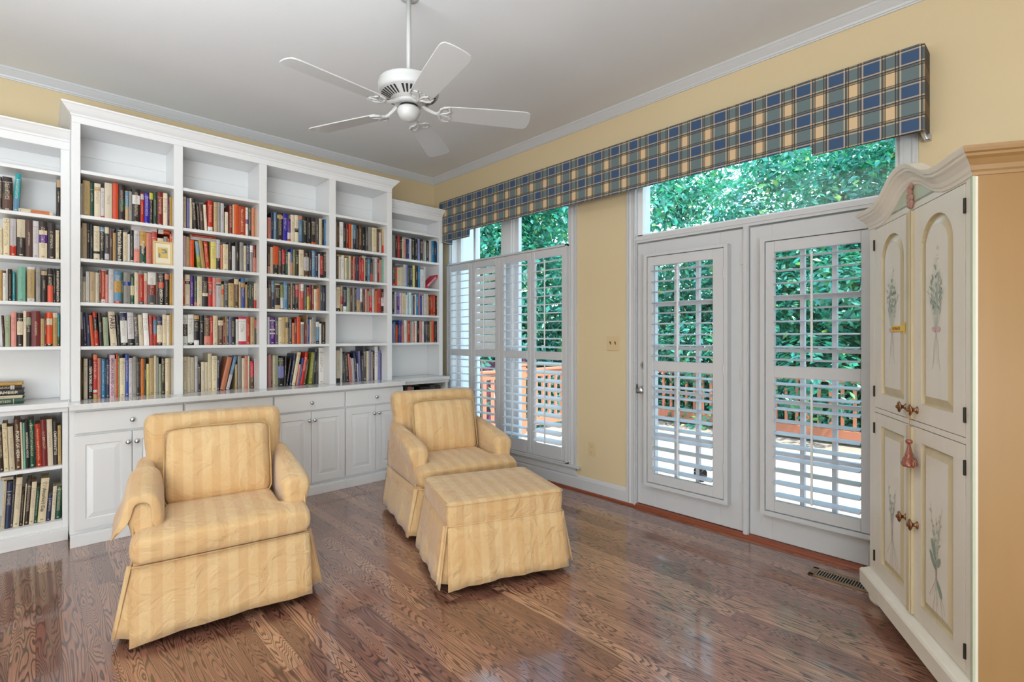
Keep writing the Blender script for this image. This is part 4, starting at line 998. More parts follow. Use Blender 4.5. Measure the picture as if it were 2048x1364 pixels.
def make_armchair(label, loc, rz, group, covers):
    t = thing('armchair', label, 'armchair', loc, rz, group)
    # --- hidden base, near-black for the shade under the skirt, and feet
    MB().box(-.325, .325, .05, .74, .05, .30).build('base', stubm, t, local=True)
    for x in (-.28, .28):
        for y in (.10, .69):
            m = MB(); m.lathe([(0,0),(.018,0),(.022,.02),(.026,.06),(0,.06)], (x, y, 0), 12); m.build('foot', mat('walnut', (.06,.03,.015), .4), t, local=True, smooth=True)
    # --- seat deck rail and the sides of the body below the arms
    m = MB(); rings = []
    for z, k, ins in ((.29,0,.0),(.33,0,0),(.345,0,.004)):
        rings.append([(x*(1-ins), y, z) for x, y in ((-.352,.02),(.352,.02),(.352,.74),(-.352,.74))])
    m.loft(rings); m.build('frame_cover', fabric, t, local=True, bevel=.012, bseg=3, smooth=True)
    # --- seat cushion with its two front ears
    m = MB(); rings = []
    for v, w_, zt, zb in ((-.024,.318,.425,.372),(-.018,.350,.444,.348),(.0,.362,.456,.338),(.05,.365,.464,.335),(.095,.365,.467,.335),(.118,.352,.468,.335),(.130,.262,.468,.335),(.20,.256,.473,.335),(.35,.256,.474,.335),(.50,.256,.470,.335),(.56,.250,.46,.34)):
        hz = (zt-zb)/2; pts = rr(w_, hz, min(hz*.82, .05), 5, 0, (zt+zb)/2)
        rings.append([(p, v, q + (.012*(1-(p/w_)**2) if q > (zt+zb)/2 and v > .02 else 0)) for p, q in pts])
    m.loft(rings); densify(m, .004, 9, rz)
    m.build('seat_cushion', fabric, t, local=True, smooth=True, sub=2)
    # --- back
    m = MB(); rings = []
    for z, yf, th, w_ in ((.30,.56,.17,.335),(.42,.555,.175,.330),(.55,.560,.180,.318),(.66,.575,.180,.322),(.74,.592,.175,.330),(.80,.606,.172,.337),(.845,.616,.165,.338),(.872,.628,.145,.330),(.885,.650,.100,.312),(.888,.680,.045,.290)):
        pts = rr(w_, th/2, min(th/2*.8, .055), 5, 0, yf+th/2)
        rings.append([(p, q - .012*(1-(p/w_)**2)*(1 if q < yf+th/2 else -.3), z + .006*(1-(p/w_)**2)) for p, q in pts])
    m.loft(rings); densify(m, .004, 8, 3+rz); m.build('backrest', fabric, t, local=True, smooth=True, sub=2)
    # --- arms: rolled, sloping down to the front, set back behind the ears of the seat
    for s in (-1, 1):
        m = MB(); rings = []
        for v, zt, ri, ro, zi, k in ((.098,.545,.035,.030,.50,.45),(.102,.568,.055,.048,.50,.75),(.112,.584,.068,.060,.50,.95),(.135,.594,.076,.068,.505,1),(.20,.608,.075,.066,.52,1),(.30,.628,.068,.060,.54,1),(.40,.647,.058,.052,.56,1),(.50,.662,.048,.045,.58,1),(.60,.675,.042,.042,.59,1),(.70,.680,.038,.040,.59,1)):
            cx = .322; b_ = .30
            pts = [(cx+.034*k, b_), (cx+.038*k, .40), (cx+.044*k, zi-.035), (cx+ro, zi+.010), (cx+ro*1.02, zt-.032), (cx+ro*.62, zt-.006), (cx, zt), (cx-ri*.62, zt-.006), (cx-ri, zt-.034), (cx-ri*.98, zi+.004), (cx-.058*k, zi-.04), (cx-.056*k, .40), (cx-.054*k, b_)]
            rings.append([(s*p, v, q) for p, q in pts])
        m.loft(rings); densify(m, .0045, 10, 7*s+rz); m.build('arm', fabric, t, local=True, smooth=True, sub=2)
    # --- loose back cushion with a corded edge
    m, per = pillow(.472, .375, .165); densify(m, .006, 7, 2.5+rz)
    M = Matrix.Translation((0, .468, .640)) @ Matrix.Rotation(R(-13), 4, 'X')
    m.move(M); bcush = m.build('back_cushion', fabric, t, local=True, smooth=True, sub=2)
    m = MB(); pp = [M @ Vector((p[0]*1.0, p[1]-.004, p[2]*1.0)) for p in per]; pp = [jit(p, 7, .005, 2.5+rz) for p in pp]; pp.append(pp[0]); m.tube(pp, .0045, 6)
    m.build('piping', mat('piping_tan', lin((196,160,104)), .8), bcush, local=True, smooth=True)
    # --- skirt: four flared panels that part at the corners
    F = MB(); q = skirt_panel((-.355,.008),(.355,.008),(-.360,-.040),(.360,-.040),.332,.022,.040,5,.0045,1+rz); q.build('skirt_front', fabric, t, local=True, smooth=True, solid=.004)
    q = skirt_panel((-.358,.72),(-.358,.022),(-.385,.76),(-.412,.040),.330,.04,.026,6,.006,2); q.build('skirt_side', fabric, t, local=True, smooth=True, solid=.004)
    q = skirt_panel((.358,.022),(.358,.72),(.420,.045),(.385,.76),.330,.036,.04,6,.006,3); q.build('skirt_side', fabric, t, local=True, smooth=True, solid=.004)
    q = skirt_panel((.35,.745),(-.35,.745),(.37,.79),(-.37,.79),.330,.03,.03,5,.004,4); q.build('skirt_back', fabric, t, local=True, smooth=True, solid=.004)
    for s in (-1, 1):      # corner underlays that show between the skirt panels
        a, b, c, d = (s*.372,.055), (s*.335,.016), (s*.428,.052), (s*.335,-.012)
        q = skirt_panel(a, b, c, d, .330, .03, .03, 1, .002, 5) if s < 0 else skirt_panel(b, a, d, c, .330, .04, .04, 1, .002, 5)
        q.build('corner_pleat', fabric, t, local=True, smooth=True, solid=.004)
    m = MB(); m.tube([(-.355,.006,.333),(0,.004,.333),(.355,.006,.333)], .004, 6); m.build('skirt_cord', fabric, t, local=True, smooth=True)
    # --- body sides between arm and skirt
    for s in (-1, 1):
        q = skirt_panel((s*.352,.72),(s*.352,.11),(s*.358,.73),(s*.358,.06),.52,.325,.325,2,.002,5) if s < 0 else skirt_panel((s*.352,.11),(s*.352,.72),(s*.358,.06),(s*.358,.73),.52,.325,.325,2,.002,6)
        q.build('side_panel', fabric, t, local=True, smooth=True, solid=.004)
    if covers:      # loose arm covers, the left one slipping off to the outside
        for s in (-1,):
            mb = MB(); v = []; f = []; nv, nu = 12, 13
            prof = [(-.076,.415),(-.078,.46),(-.076,.51),(-.074,.555),(-.060,.594),(-.030,.612),(.0,.616),(.03,.612),(.056,.594),(.068,.560),(.074,.52),(.090,.475),(.112,.430)] if s < 0 else [(-.072,.47),(-.076,.50),(-.076,.53),(-.073,.56),(-.058,.594),(-.030,.612),(.0,.615),(.03,.611),(.054,.592),(.064,.560),(.066,.52),(.062,.475),(.060,.43)]
            for i in range(nv):
                y = .118 + .30*i/(nv-1); dz = .055*(i/(nv-1))
                for j, (a, b_) in enumerate(prof):
                    fl = (j-9)/3 if (j > 9 and s < 0) else 0
                    p = (s*(.322+a) , y - .05*fl*(1 if i == 0 else .6)+(.0), b_+dz*(1 if 3 < j < 10 else .6))
                    v.append(jit(p, 6, .005, 9*s))
            for i in range(nv-1):
                for j in range(nu-1): f.append((i*nu+j, i*nu+j+1, (i+1)*nu+j+1, (i+1)*nu+j))
            o_ = len(v)      # the front edge is gathered in over the face of the arm
            for r_, (yy, k_) in enumerate(((.100,.93),(.094,.72),(.092,.45))):
                for a, b_ in prof: v.append(jit((s*(.322+a*k_), yy-.0, .545+(b_-.545)*k_), 6, .005, 9*s))
            for j in range(nu-1):
                f.append((j, j+1, o_+j+1, o_+j))
                for r_ in range(2): f.append((o_+r_*nu+j, o_+r_*nu+j+1, o_+(r_+1)*nu+j+1, o_+(r_+1)*nu+j))
            mb.add(v, f)
            mb.build('arm_cover', fabric, t, local=True, smooth=True, sub=1, solid=.004)
    return t
make_armchair('yellow striped armchair on the left, its left arm cover slipping off', (.640, 2.560, 0), R(-9), 'pair of yellow striped armchairs', True)
make_armchair('yellow striped armchair with the ottoman, in front of the tall window', (2.105, 2.610, 0), R(-14), 'pair of yellow striped armchairs', False)

# ------------------------------------------------------------ ottoman
t = thing('ottoman', 'yellow striped skirted ottoman pushed against the right armchair', 'ottoman', (1.93, 2.205, 0), R(-21))
OW, OD = .335, .275
MB().box(-OW+.04, OW-.04, -OD+.04, OD-.04, .05, .30).build('base', stubm, t, local=True)  # near-black colour puts in the shade under the ottoman's skirt
for x in (-.24, .24):
    for y in (-.19, .19):
        m = MB(); m.lathe([(0,0),(.016,0),(.024,.06),(0,.06)], (x, y, 0), 12); m.build('foot', MT['walnut'], t, local=True)
m = MB(); rings = []
for z, k in ((.322,.965),(.328,.99),(.345,1.0),(.40,1.006),(.435,1.0),(.446,.985),(.452,.955),(.456,.80),(.459,.4)):
    rings.append([(x, y, z) for x, y in rr(OW*k, OD*k, .03*k, 5)])
m.loft(rings); densify(m, .0035, 8, 4); m.build('cushion', fabric, t, local=True, smooth=True, sub=1)
for z, k in ((.440,1.004),(.333,1.0)):
    m = MB(); pp = [(x, y, z) for x, y in rr(OW*k, OD*k, .03, 5)]; pp.append(pp[0]); m.tube([jit(p, 8, .0035, 4) for p in pp], .004, 6); m.build('piping', fabric, t, local=True, smooth=True)
fb = .05
skirt_panel((-OW,-OD),(OW,-OD),(-OW-.012,-OD-fb),(OW+.012,-OD-fb),.330,.030,.036,7,.006,1.5).build('skirt_front', fabric, t, local=True, smooth=True, solid=.004)
skirt_panel((-OW,OD),(-OW,-OD+.008),(-OW-fb,OD+.01),(-OW-fb,-OD-.02),.330,.035,.030,5,.006,2.5).build('skirt_side', fabric, t, local=True, smooth=True, solid=.004)
skirt_panel((OW,-OD+.008),(OW,OD),(OW+fb,-OD-.012),(OW+fb,OD+.01),.330,.045,.035,5,.005,3.5).build('skirt_side', fabric, t, local=True, smooth=True, solid=.004)
for s in (-1, 1):
    a, b, c, d = (s*(OW+.012),-OD+.045), (s*(OW-.03),-OD+.008), (s*(OW+.058),-OD+.02), (s*(OW-.03),-OD-.028)
    (skirt_panel(a, b, c, d, .329, .04, .04, 1, .002, 5) if s < 0 else skirt_panel(b, a, d, c, .329, .045, .045, 1, .002, 5)).build('corner_pleat', fabric, t, local=True, smooth=True, solid=.004)
skirt_panel((OW,OD),(-OW,OD),(OW+.01,OD+.03),(-OW-.01,OD+.03),.330,.035,.035,5,.004,4.5).build('skirt_back', fabric, t, local=True, smooth=True, solid=.004)

# ------------------------------------------------------------ armoire (local: x along the front from the window end, y depth, z up)
# placed so its front runs from the window wall towards the camera
A29 = R(29)
AL = (3.05, .60, 0)
at_ = thing('armoire', 'cream painted armoire with arched doors and painted bouquets', 'armoire', AL, A29+PI)
# with this rotation local +x runs along the front away from the window, local +y is the room side
def AP(u, w_, o): return (u, -(-o), w_) if False else (u, o, w_)
# normal of the front = (-sin, cos) in world -> local (0,-1)?; resolved below
nx_, ny_ = -math.sin(A29), math.cos(A29)
Mloc = Matrix.Rotation(-(A29+PI), 4, 'Z')
sgn = 1 if (Mloc @ Vector((nx_, ny_, 0)))[1] > 0 else -1
def mp(u, w_, o): return (u, sgn*o, w_)
def abox(mb, u0, u1, o0, o1, z0, z1, mi=0):
    a, b = sorted((sgn*o0, sgn*o1)); return mb.box(u0, u1, a, b, z0, z1, mi)
U0, U1, DP = .067, .943, .50
m = MB(); abox(m, U0, U1, -DP, -.022, .075, 1.86); abox(m, U0, .128, -.022, 0, .075, 1.86); abox(m, .903, U1, -.022, 0, .075, 1.86); abox(m, .128, .903, -.022, 0, 1.826, 1.86); abox(m, .128, .903, -.022, 0, .945, .966); abox(m, .128, .903, -.022, 0, .075, .172)
abox(m, .30, .72, -DP, -DP+.4, 1.86, 1.90)
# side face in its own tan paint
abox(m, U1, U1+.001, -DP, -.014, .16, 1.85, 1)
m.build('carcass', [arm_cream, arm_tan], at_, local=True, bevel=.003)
m = MB(); abox(m, U1-.012, U1+.0022, -.006, .0015, .16, 1.85); m.build('corner_edge', arm_green, at_, local=True, bevel=.001)
# shaped top board and the moulding that follows it
def topz(u):
    s_ = abs(u-.505)/.438
    key = [(0,2.012),(.10,2.010),(.22,1.992),(.34,1.962),(.46,1.935),(.58,1.920),(.72,1.916),(.86,1.918),(1.0,1.922),(1.2,1.926)]
    for (a, p), (b, q) in zip(key[:-1], key[1:]):
        if a <= s_ <= b:
            k = (s_-a)/(b-a); k = k*k*(3-2*k) if False else k; return p+(q-p)*k
    return key[-1][1]
us = [U0 + (U1-U0)*i/40 for i in range(41)]
m = MB()
for a, b in zip(us[:-1], us[1:]):
    v = [(a,-.02,1.85),(b,-.02,1.85),(b,0,1.85),(a,0,1.85),(a,-.02,topz(a)-.03),(b,-.02,topz(b)-.03),(b,0,topz(b)-.03),(a,0,topz(a)-.03)]
    m.add([(p, sgn*q, r_) for p, q, r_ in v], [(0,3,2,1),(4,5,6,7),(0,1,5,4),(2,3,7,6)])
m.build('pediment_board', arm_green, at_, local=True)
prof = [(0,-.088),(.004,-.086),(.006,-.076),(.010,-.070),(.014,-.056),(.026,-.038),(.036,-.030),(.037,-.022),(.044,-.018),(.048,-.008),(.050,0),(.0,0)]
rings = [[(U0-o, sgn*(-DP), topz(U0)+z) for o, z in prof], [(U0-o, sgn*o, topz(U0)+z) for o, z in prof]]
for i in range(1, 48):
    u = U0 + (U1-U0)*i/48; rings.append([(u, sgn*o, topz(u)+z) for o, z in prof])
rings += [[(U1+o, sgn*o, topz(U1)+z) for o, z in prof], [(U1+o, sgn*(-DP), topz(U1)+z) for o, z in prof]]
m = MB(); m.loft(rings); n_ = len(prof); m.m = [1 if i >= (len(rings)-2)*n_ else 0 for i in range(len(m.f))]
m.build('cornice', [arm_cream, arm_tan], at_, local=True)
m = MB(); abox(m, .43, .465, -.25, -.215, 1.86, 2.065); abox(m, .4651, .4665, -.249, -.216, 1.87, 2.066, 1); m.build('top_bracket', [arm_green, mat('raw_wood', lin((150,120,90)), .7)], at_, local=True)
m = MB(); abox(m, .62, .90, -.30, -.26, 1.86, 1.975); m.build('top_rail', arm_tan, at_, local=True)
# plinth and feet
m = MB(); abox(m, U0-.035, U1+.03, -DP, .034, .072, .142); 
m.loft([[(U0-.035+d, sgn*(-DP), z), (U0-.035+d, sgn*(.034-d), z), (U1+.03-d, sgn*(.034-d), z), (U1+.03-d, sgn*(-DP), z)] for d, z in ((0,.142),(.006,.150),(.012,.152),(.030,.168))])
m.build('plinth', arm_cream, at_, local=True, bevel=.002)
for u in (U0+.03, U1-.03):
    for y in (-.03, -DP+.06):
        m = MB(); m.lathe([(0,0),(.026,0),(.040,.016),(.045,.036),(.040,.056),(.028,.068),(.028,.074),(0,.074)], (u, sgn*y, 0), 20); m.build('bun_foot', arm_cream, at_, local=True, smooth=True)
# doors
DD = [((.131,.499),(.205,.440)), ((.508,.900),(.590,.824))]
fl = {}
for (z0, z1, pz0, pz1, arch, kz) in ((.969,1.823,1.040,1.768,1.0,1.012),(.175,.942,.240,.886,0,.550)):
    for k, ((u0, u1), (p0, p1)) in enumerate(DD):
        m = MB(); panel_slab(m, lambda u, w_, o: mp(u, w_, o), u0, u1, z0, z1, (p0, p1, pz0, pz1), th=.020, arch=arch, dep=.012, wide=.030, mi=0, mg=1, mf=0)
        d = m.build('door', [arm_cream, arm_glaze], at_, local=True)
        fl[(k, arch)] = d
        ku = .462 if k == 0 else .560
        m = MB()
        m.lathe([(0,0),(.011,0),(.009,.004),(.005,.007),(.005,.016),(.010,.020),(.0165,.025),(.014,.029),(.006,.030),(.004,.037),(0,.038)], (0,0,0), 16, 'y')
        m.v = [(x, y, z*1.45) for x, y, z in m.v]
        m.v = [(x+ku, sgn*y, z+kz) for x, y, z in m.v]; m.build('knob', brass, d, local=True, smooth=True)
        hu = u0-.002 if k == 0 else u1+.002
        for hz in (z0+.075, z1-.075):
            m = MB(); m.lathe([(0,-.027),(.0045,-.025),(.0045,.025),(0,.027)], (hu, sgn*.003, hz), 8); m.build('hinge', darkm, d, local=True)
        if k == 0:
            m = MB(); abox(m, .486, .532, -.001, .010, z0+.002, z1-.002); abox(m, .494, .524, .010, .014, z0+.002, z1-.002); m.build('astragal', arm_glaze, d, local=True, bevel=.003)
# painted decoration on the door panels
gl = mat('painted_leaf_green', lin((184,196,180)), .5); gd = mat('painted_leaf_dark', lin((142,164,148)), .5); pk = mat('painted_pink', lin((212,176,176)), .5); br = mat('painted_stem', lin((168,152,140)), .5); rd = mat('painted_berry', lin((196,128,120)), .5)
def leafp(m, u, z, ang, L, w_, mi):
    pts = []
    for i in range(10):
        a = 2*PI*i/10; p, q = L/2*(1+math.cos(a)), w_/2*math.sin(a)*(1 if True else 0)
        pts.append(mp(u+p*math.cos(ang)-q*math.sin(ang), z+p*math.sin(ang)+q*math.cos(ang), .0006))
    m.add(pts, [tuple(range(10))], mi)
def stroke(m, pts, w_, mi):
    for (a, b), (c, d) in zip(pts[:-1], pts[1:]):
        L = math.hypot(c-a, d-b) or 1; nx, nz = -(d-b)/L*w_/2, (c-a)/L*w_/2
        m.add([mp(a+nx,b+nz,.0004), mp(c+nx,d+nz,.0004), mp(c-nx,d-nz,.0004), mp(a-nx,b-nz,.0004)], [(0,1,2,3)], mi)
for (k, arch), d in fl.items():
    m = MB(); rnd = random.Random(5+k+int(arch*7)); uc = (.322, .707)[k]
    if arch:
        zb = 1.335
        for i in range(11):
            du = (i-5)*.012; top = zb+.10+.16*(1-abs(i-5)/7)+rnd.uniform(0,.05); stroke(m, [(uc+du*.15, zb), (uc+du*.6, (zb+top)/2), (uc+du, top)], .0012, 0)
            for j in range(5):
                f = .35+.6*j/5; leafp(m, uc+du*f, zb+(top-zb)*f, R(90+rnd.choice((-1,1))*rnd.uniform(20,50)), rnd.uniform(.016,.030), .006, rnd.choice((0,0,1)))
        for q in range(14): leafp(m, uc+.012+rnd.uniform(-.008,.008)+(.02 if q > 7 else 0), zb+(.17 if q > 7 else .28)+rnd.uniform(-.03,.03), rnd.uniform(0,6), .0045, .004, 3)
        for s_ in (-1, 1):
            leafp(m, uc, zb-.004, R(90-s_*75), .032, .020, 2); stroke(m, [(uc, zb-.01), (uc+s_*.014, zb-.06), (uc+s_*.020, zb-.11), (uc+s_*.028, zb-.15)], .0022, 2)
            stroke(m, [(uc, zb-.01), (uc+s_*.006, zb-.07), (uc+s_*.010, zb-.13)], .0012, 0)
    else:
        zb = .43
        for i in range(7):
            du = (i-3)*.014; top = zb+.12+rnd.uniform(0,.16); stroke(m, [(uc, zb-.03), (uc+du*.5, (zb+top)/2), (uc+du, top)], .0012, 4)
            for j in range(4): f = .4+.6*j/4; leafp(m, uc+du*f, zb+(top-zb)*f, R(90+rnd.choice((-1,1))*rnd.uniform(20,60)), rnd.uniform(.012,.022), .006, 0)
        if k == 1:
            for a_, z_, L_ in ((125,.435,.075),(112,.47,.08),(-58,.40,.065),(60,.45,.045)): leafp(m, uc+(-.004 if a_ > 90 else .006), z_, R(a_), L_, .020, 1)
        for a_, L_ in ((-120,.10),(-100,.15),(-88,.17),(-70,.15),(-60,.13)):
            stroke(m, [(uc, zb-.02), (uc+.5*L_*math.cos(R(a_))+.004, zb-.02+.5*L_*math.sin(R(a_))), (uc+L_*math.cos(R(a_)), zb-.02+L_*math.sin(R(a_)))], .0014, 4)
    m.build('painted_bouquet', [gl, gd, pk, rd, br], d, local=True)
# carved ornament under the arch
m = MB()
for i in range(16):
    rn = random.Random(i); u = .515+rn.uniform(-.020,.020)*(1.2-abs(i-8)/10); z = 1.843+.078*i/15
    ca, sa = math.cos(rn.uniform(0,3)), math.sin(rn.uniform(0,3))
    m.lathe([(0,-.006),(.009,-.004),(.0145,0),(.010,.005),(0,.009)], (u, sgn*.006, z), 8, 'y')
m.v = [(x, y*1.3, z) for x, y, z in m.v]
m.build('carved_rosette', rosewood, at_, local=True)
# yellow tag stuck on the left upper door
def aw(u, w_, o):
    c_, s_ = math.cos(A29+PI), math.sin(A29+PI); x, y = u, sgn*o
    return (AL[0]+x*c_-y*s_, AL[1]+x*s_+y*c_, w_)
p = aw(.40, 1.333, 0)
tg = thing('paper_tag', 'yellow paper tag stuck on the left upper armoire door', 'paper tag', p, A29+PI)
ty = mat('tag_yellow', lin((240,200,90)), .7)
m = MB(); abox(m, -.078, .040, .0010, .0020, -.004, .022); abox(m, .040, .058, .0010, .0030, -.012, .034); m.build('tag', ty, tg, local=True)
me, tw, th_ = text_mesh('DONATE', .02); s_ = .075/tw; me.materials.append(mat('tag_ink', lin((150,100,40)), .6))
to = bpy.data.objects.new('lettering', me); C.objects.link(to); to.parent = tg
Tm = Matrix.Translation((-.028, sgn*.0026, .009)) @ (Matrix.Rotation(R(180), 4, 'Z') if sgn > 0 else Matrix.Identity(4)) @ Matrix.Rotation(R(90), 4, 'X') @ Matrix.Scale(s_, 4)
me.transform(Tm)
# lettering must read left to right seen from the room
# hanging ornament on the right knob
p = aw(.560, 1.0, .028)
og = thing('hanging_ornament', 'brown angel shaped ornament hanging on a cord from the armoire knob', 'ornament', (p[0], p[1], .815), 0)
on = mat('ornament_brown', lin((150,84,64)), .25, .1, coat=.5); oc = mat('ornament_cream', lin((206,166,140)), .35)
m = MB(); m.tube([(.003,0,.215),(-.004,0,.20),(-.004,0,.15),(0,0,.105),(0,0,.075)], .0016, 6); m.tube([(-.003,0,.215),(.006,0,.19),(.002,0,.15),(0,0,.105)], .0012, 6); m.build('cord', oc, og, local=True)
m = MB(); m.lathe([(0,.080),(.010,.078),(.013,.070),(.010,.062),(0,.060)], (0,0,0), 14); m.build('head', on, og, local=True, smooth=True)
m = MB(); m.lathe([(0,.064),(.007,.062),(.012,.045),(.021,.022),(.026,.018),(.022,.012),(.030,.006),(.040,-.010),(.046,-.020),(.042,-.026),(.020,-.032),(0,-.033)], (0,0,0), 18); m.v = [(x, y*.6, z) for x, y, z in m.v]
bdy = m.build('body', on, og, local=True, smooth=True)
for a_ in range(7):
    m = MB(); t_ = -.036+.012*a_; m.lathe([(0,-.018),(.006,-.012),(.0085,0),(.006,.010),(0,.014)], (0,0,0), 8); m.v = [(x+t_, y*.8-.018, z-.012) for x, y, z in m.v]; m.build('petal', oc if a_ % 2 else on, bdy, local=True, smooth=True)

# ------------------------------------------------------------ ceiling fan
fx, fy = 1.446, 2.318
fan = thing('ceiling_fan', 'white ceiling fan with five blades hanging from a long rod', 'ceiling fan', (fx, fy, CZ))
fw = mat('fan_white', (.56,.56,.55), .3)
def FL(prof, nm, m_=None, n=40, par=None, sm=True):
    m = MB(); m.lathe(prof, (0, 0, 0), n); m.v = [(x, y, z-CZ) for x, y, z in m.v]; return m.build(nm, m_ or fw, par or fan, local=True, smooth=sm)
FL([(0,CZ),(.055,CZ),(.05,CZ-.006),(.03,CZ-.009),(0,CZ-.009)], 'canopy')
FL([(0,CZ-.005),(.0125,CZ-.005),(.0125,2.68),(0,2.68)], 'rod', n=16)
mo = FL([(0,2.690),(.03,2.688),(.05,2.676),(.135,2.670),(.156,2.662),(.161,2.650),(.157,2.646),(.160,2.640),(.160,2.612),(.156,2.602),(.150,2.598),(.084,2.568),(.080,2.562),(0,2.562)], 'motor_housing')
m = MB()
for i in range(40):
    if i % 8 in (0,): continue
    a = 2*PI*i/40; c_, s_ = math.cos(a), math.sin(a)
    p0, p1 = Vector((.096, 0, 2.5725)), Vector((.144, 0, 2.5942)); wv = .0046
    q = [(p0.x, -wv*.8, p0.z-.0012), (p0.x, wv*.8, p0.z-.0012), (p1.x, wv*1.2, p1.z-.0016), (p1.x, -wv*1.2, p1.z-.0016)]
    m.add([(x*c_-y*s_, x*s_+y*c_, z-CZ) for x, y, z in q], [(0,1,2,3)])
m.build('vent_slots', blackm, mo, local=True)
FL([(0,2.565),(.076,2.565),(.078,2.552),(.070,2.545),(.050,2.543),(0,2.543)], 'flywheel')
FL([(0,2.545),(.048,2.545),(.048,2.528),(0,2.528)], 'rotor', stubm)
FL([(0,2.530),(.054,2.530),(.060,2.522),(.061,2.505),(.056,2.498),(.053,2.488),(.044,2.474),(.026,2.465),(.006,2.462),(0,2.460)], 'switch_cap')
for k in range(5):
    ang = R(-175.8 + 72*k); Mz = Matrix.Rotation(ang, 4, 'Z'); pitch = Matrix.Rotation(R(-12), 4, 'X')
    # blade outline
    out = []
    L0, L1 = .185, .665
    for x, hw in ((L0,.050),(L0+.01,.056),(L0+.05,.060),(.40,.068),(.58,.074),(.62,.0745),(.643,.071),(.657,.060),(.663,.035),(.665,.0)):
        out.append((x, hw))
    pts = out + [(x, -h) for x, h in out[:-1][::-1]]
    m = MB(); m.prism(pts, 'z', -.003, .003)
    m.v = [tuple(Mz @ (Matrix.Translation((0,0,2.520-CZ)) @ pitch @ Vector(v))) for v in m.v]
    b = m.build('blade', fw, fan, local=True, bevel=.0015)
    m = MB()
    m.tube([(.070,0,.030),(.10,0,.012),(.135,0,-.004),(.165,0,-.0075)], [.012,.010,.009,.008], 8)
    for s_ in (-1, 1):
        m.tube([(.150,0,-.007),(.165,s_*.022,-.008),(.168,s_*.042,-.008),(.185,s_*.056,-.008),(.215,s_*.060,-.007)], [.007,.007,.006,.006,.003], 6)
        m.tube([(.160,0,-.008),(.200,s_*.012,-.009),(.222,s_*.030,-.008),(.214,s_*.046,-.007)], [.006,.005,.005,.003], 6)
        m.prism([(.150,0),(.168,s_*.045),(.190,s_*.055),(.205,s_*.030),(.225,s_*.012),(.215,0)], 'z', -.0075, -.0045)
    m.v = [tuple(Mz @ (Matrix.Translation((0,0,2.520-CZ)) @ (pitch if True else Matrix.Identity(4)) @ Vector(v))) for v in m.v]
    m.build('blade_bracket', fw, b, local=True, smooth=False)

# ------------------------------------------------------------ outside: deck, railings, trees
struct('deck', MB().box(3.53, 7.62, -4.0, 5.3, -.16, -.10), deckm)
struct('ground', MB().box(3.4, 40, -25, 30, -2.1, -2.0), grassm)
struct('wall_house', MB().box(3.52, 3.56, -3.2, .40, -2, 3.6).box(3.52,3.56,2.24,2.66,-2,3.6).box(3.52,3.56,.4,4.53,2.72,3.6), mat('white_siding', (.8,.8,.8)))
struct('unseen_roof', MB().box(-3.4, 3.95, -3.4, 5.4, 3.55, 3.65), mat('roof_grey', (.2,.2,.2), .9))  # never in view, added to keep the sun out of the room
def railing(label, p0, p1, n, posts, group):
    L = math.dist(p0, p1); a = math.atan2(p1[1]-p0[1], p1[0]-p0[0])
    t = thing('deck_railing', label, 'railing', (p0[0], p0[1], -.1), a, group)
    m = MB(); m.box(0, L, -.045, .045, .90, .935); m.box(0, L, -.019, .019, .81, .90); m.build('top_rail', terracotta, t, local=True, bevel=.004)
    MB().box(0, L, -.019, .019, .08, .20).build('bottom_rail', terracotta, t, local=True, bevel=.004)
    me = None
    for k in range(n):
        x = (k+.5)*L/n
        if me is None: o = MB().box(-.018, .018, -.018, .018, .19, .82).build('baluster', terracotta, t, local=True); me = o.data
        else: o = bpy.data.objects.new('baluster', me); C.objects.link(o); o.parent = t
        o.location = (x, 0, 0)
    for x in posts:
        MB().box(x-.05, x+.05, -.05, .05, 0, .98).box(x-.062, x+.062, -.062, .062, .98, 1.01).build('post', terracotta, t, local=True, bevel=.004)
    return t
railing('terracotta stained deck railing seen through the glazed doors', (7.5, -3.4, 0), (7.5, 5.1, 0), 64, (0.0, 2.1, 4.3, 6.4), 'deck railings')
railing('terracotta stained deck railing seen low through the tall window', (3.75, 5.15, 0), (7.5, 5.15, 0), 26, (.03, 1.35, 2.6, 3.7), 'deck railings')
t = thing('privacy_screen', 'maroon wooden screen behind the railing, low in the tall window', 'screen', (5.2, 6.6, -2))
MB().box(4.1, 6.6, 6.58, 6.62, -2, .86).build('boards', maroonm, t)
for x in (4.1, 5.3, 6.55): MB().box(x-.04, x+.04, 6.53, 6.58, -2, .92).build('post', maroonm, t)

def leaf_cloud(seed, n, rx, ry, rz, size, shell=.35):
    rn = random.Random(seed); mb = MB(); mb.uv = {'leaf': []}
    centres = []
    for _ in range(46):
        while True:
            p = Vector((rn.uniform(-1,1), rn.uniform(-1,1), rn.uniform(-1,1)))
            if shell < p.length < 1: break
        centres.append((p, rn.uniform(.16,.34)))
    for _ in range(n):
        c_, r_ = rn.choice(centres)
        d = Vector((rn.gauss(0,1), rn.gauss(0,1), rn.gauss(0,1))); d.normalize(); q = c_ + d*r_*rn.uniform(.75,1.05)
        p = Vector((q.x*rx, q.y*ry, q.z*rz))
        nrm = (d + Vector((0,0,.7)) + Vector((rn.uniform(-.6,.6), rn.uniform(-.6,.6), rn.uniform(-.6,.6)))).normalized()
        u = nrm.cross(Vector((rn.uniform(-1,1), rn.uniform(-1,1), rn.uniform(-1,1)))).normalized(); v = nrm.cross(u)
        s = size*rn.uniform(.6,1.35)
        pts = [p - u*s*.5, p - v*s*.26 + nrm*s*.04, p + u*s*.5 - nrm*s*.05, p + v*s*.26 + nrm*s*.04]
        o = len(mb.v); mb.v += [tuple(k) for k in pts]; mb.f.append([o, o+1, o+2, o+3]); mb.m.append(0)
        mb.uv['leaf'] += [(rn.random(), r_)]*4
    return mb
kinds = []
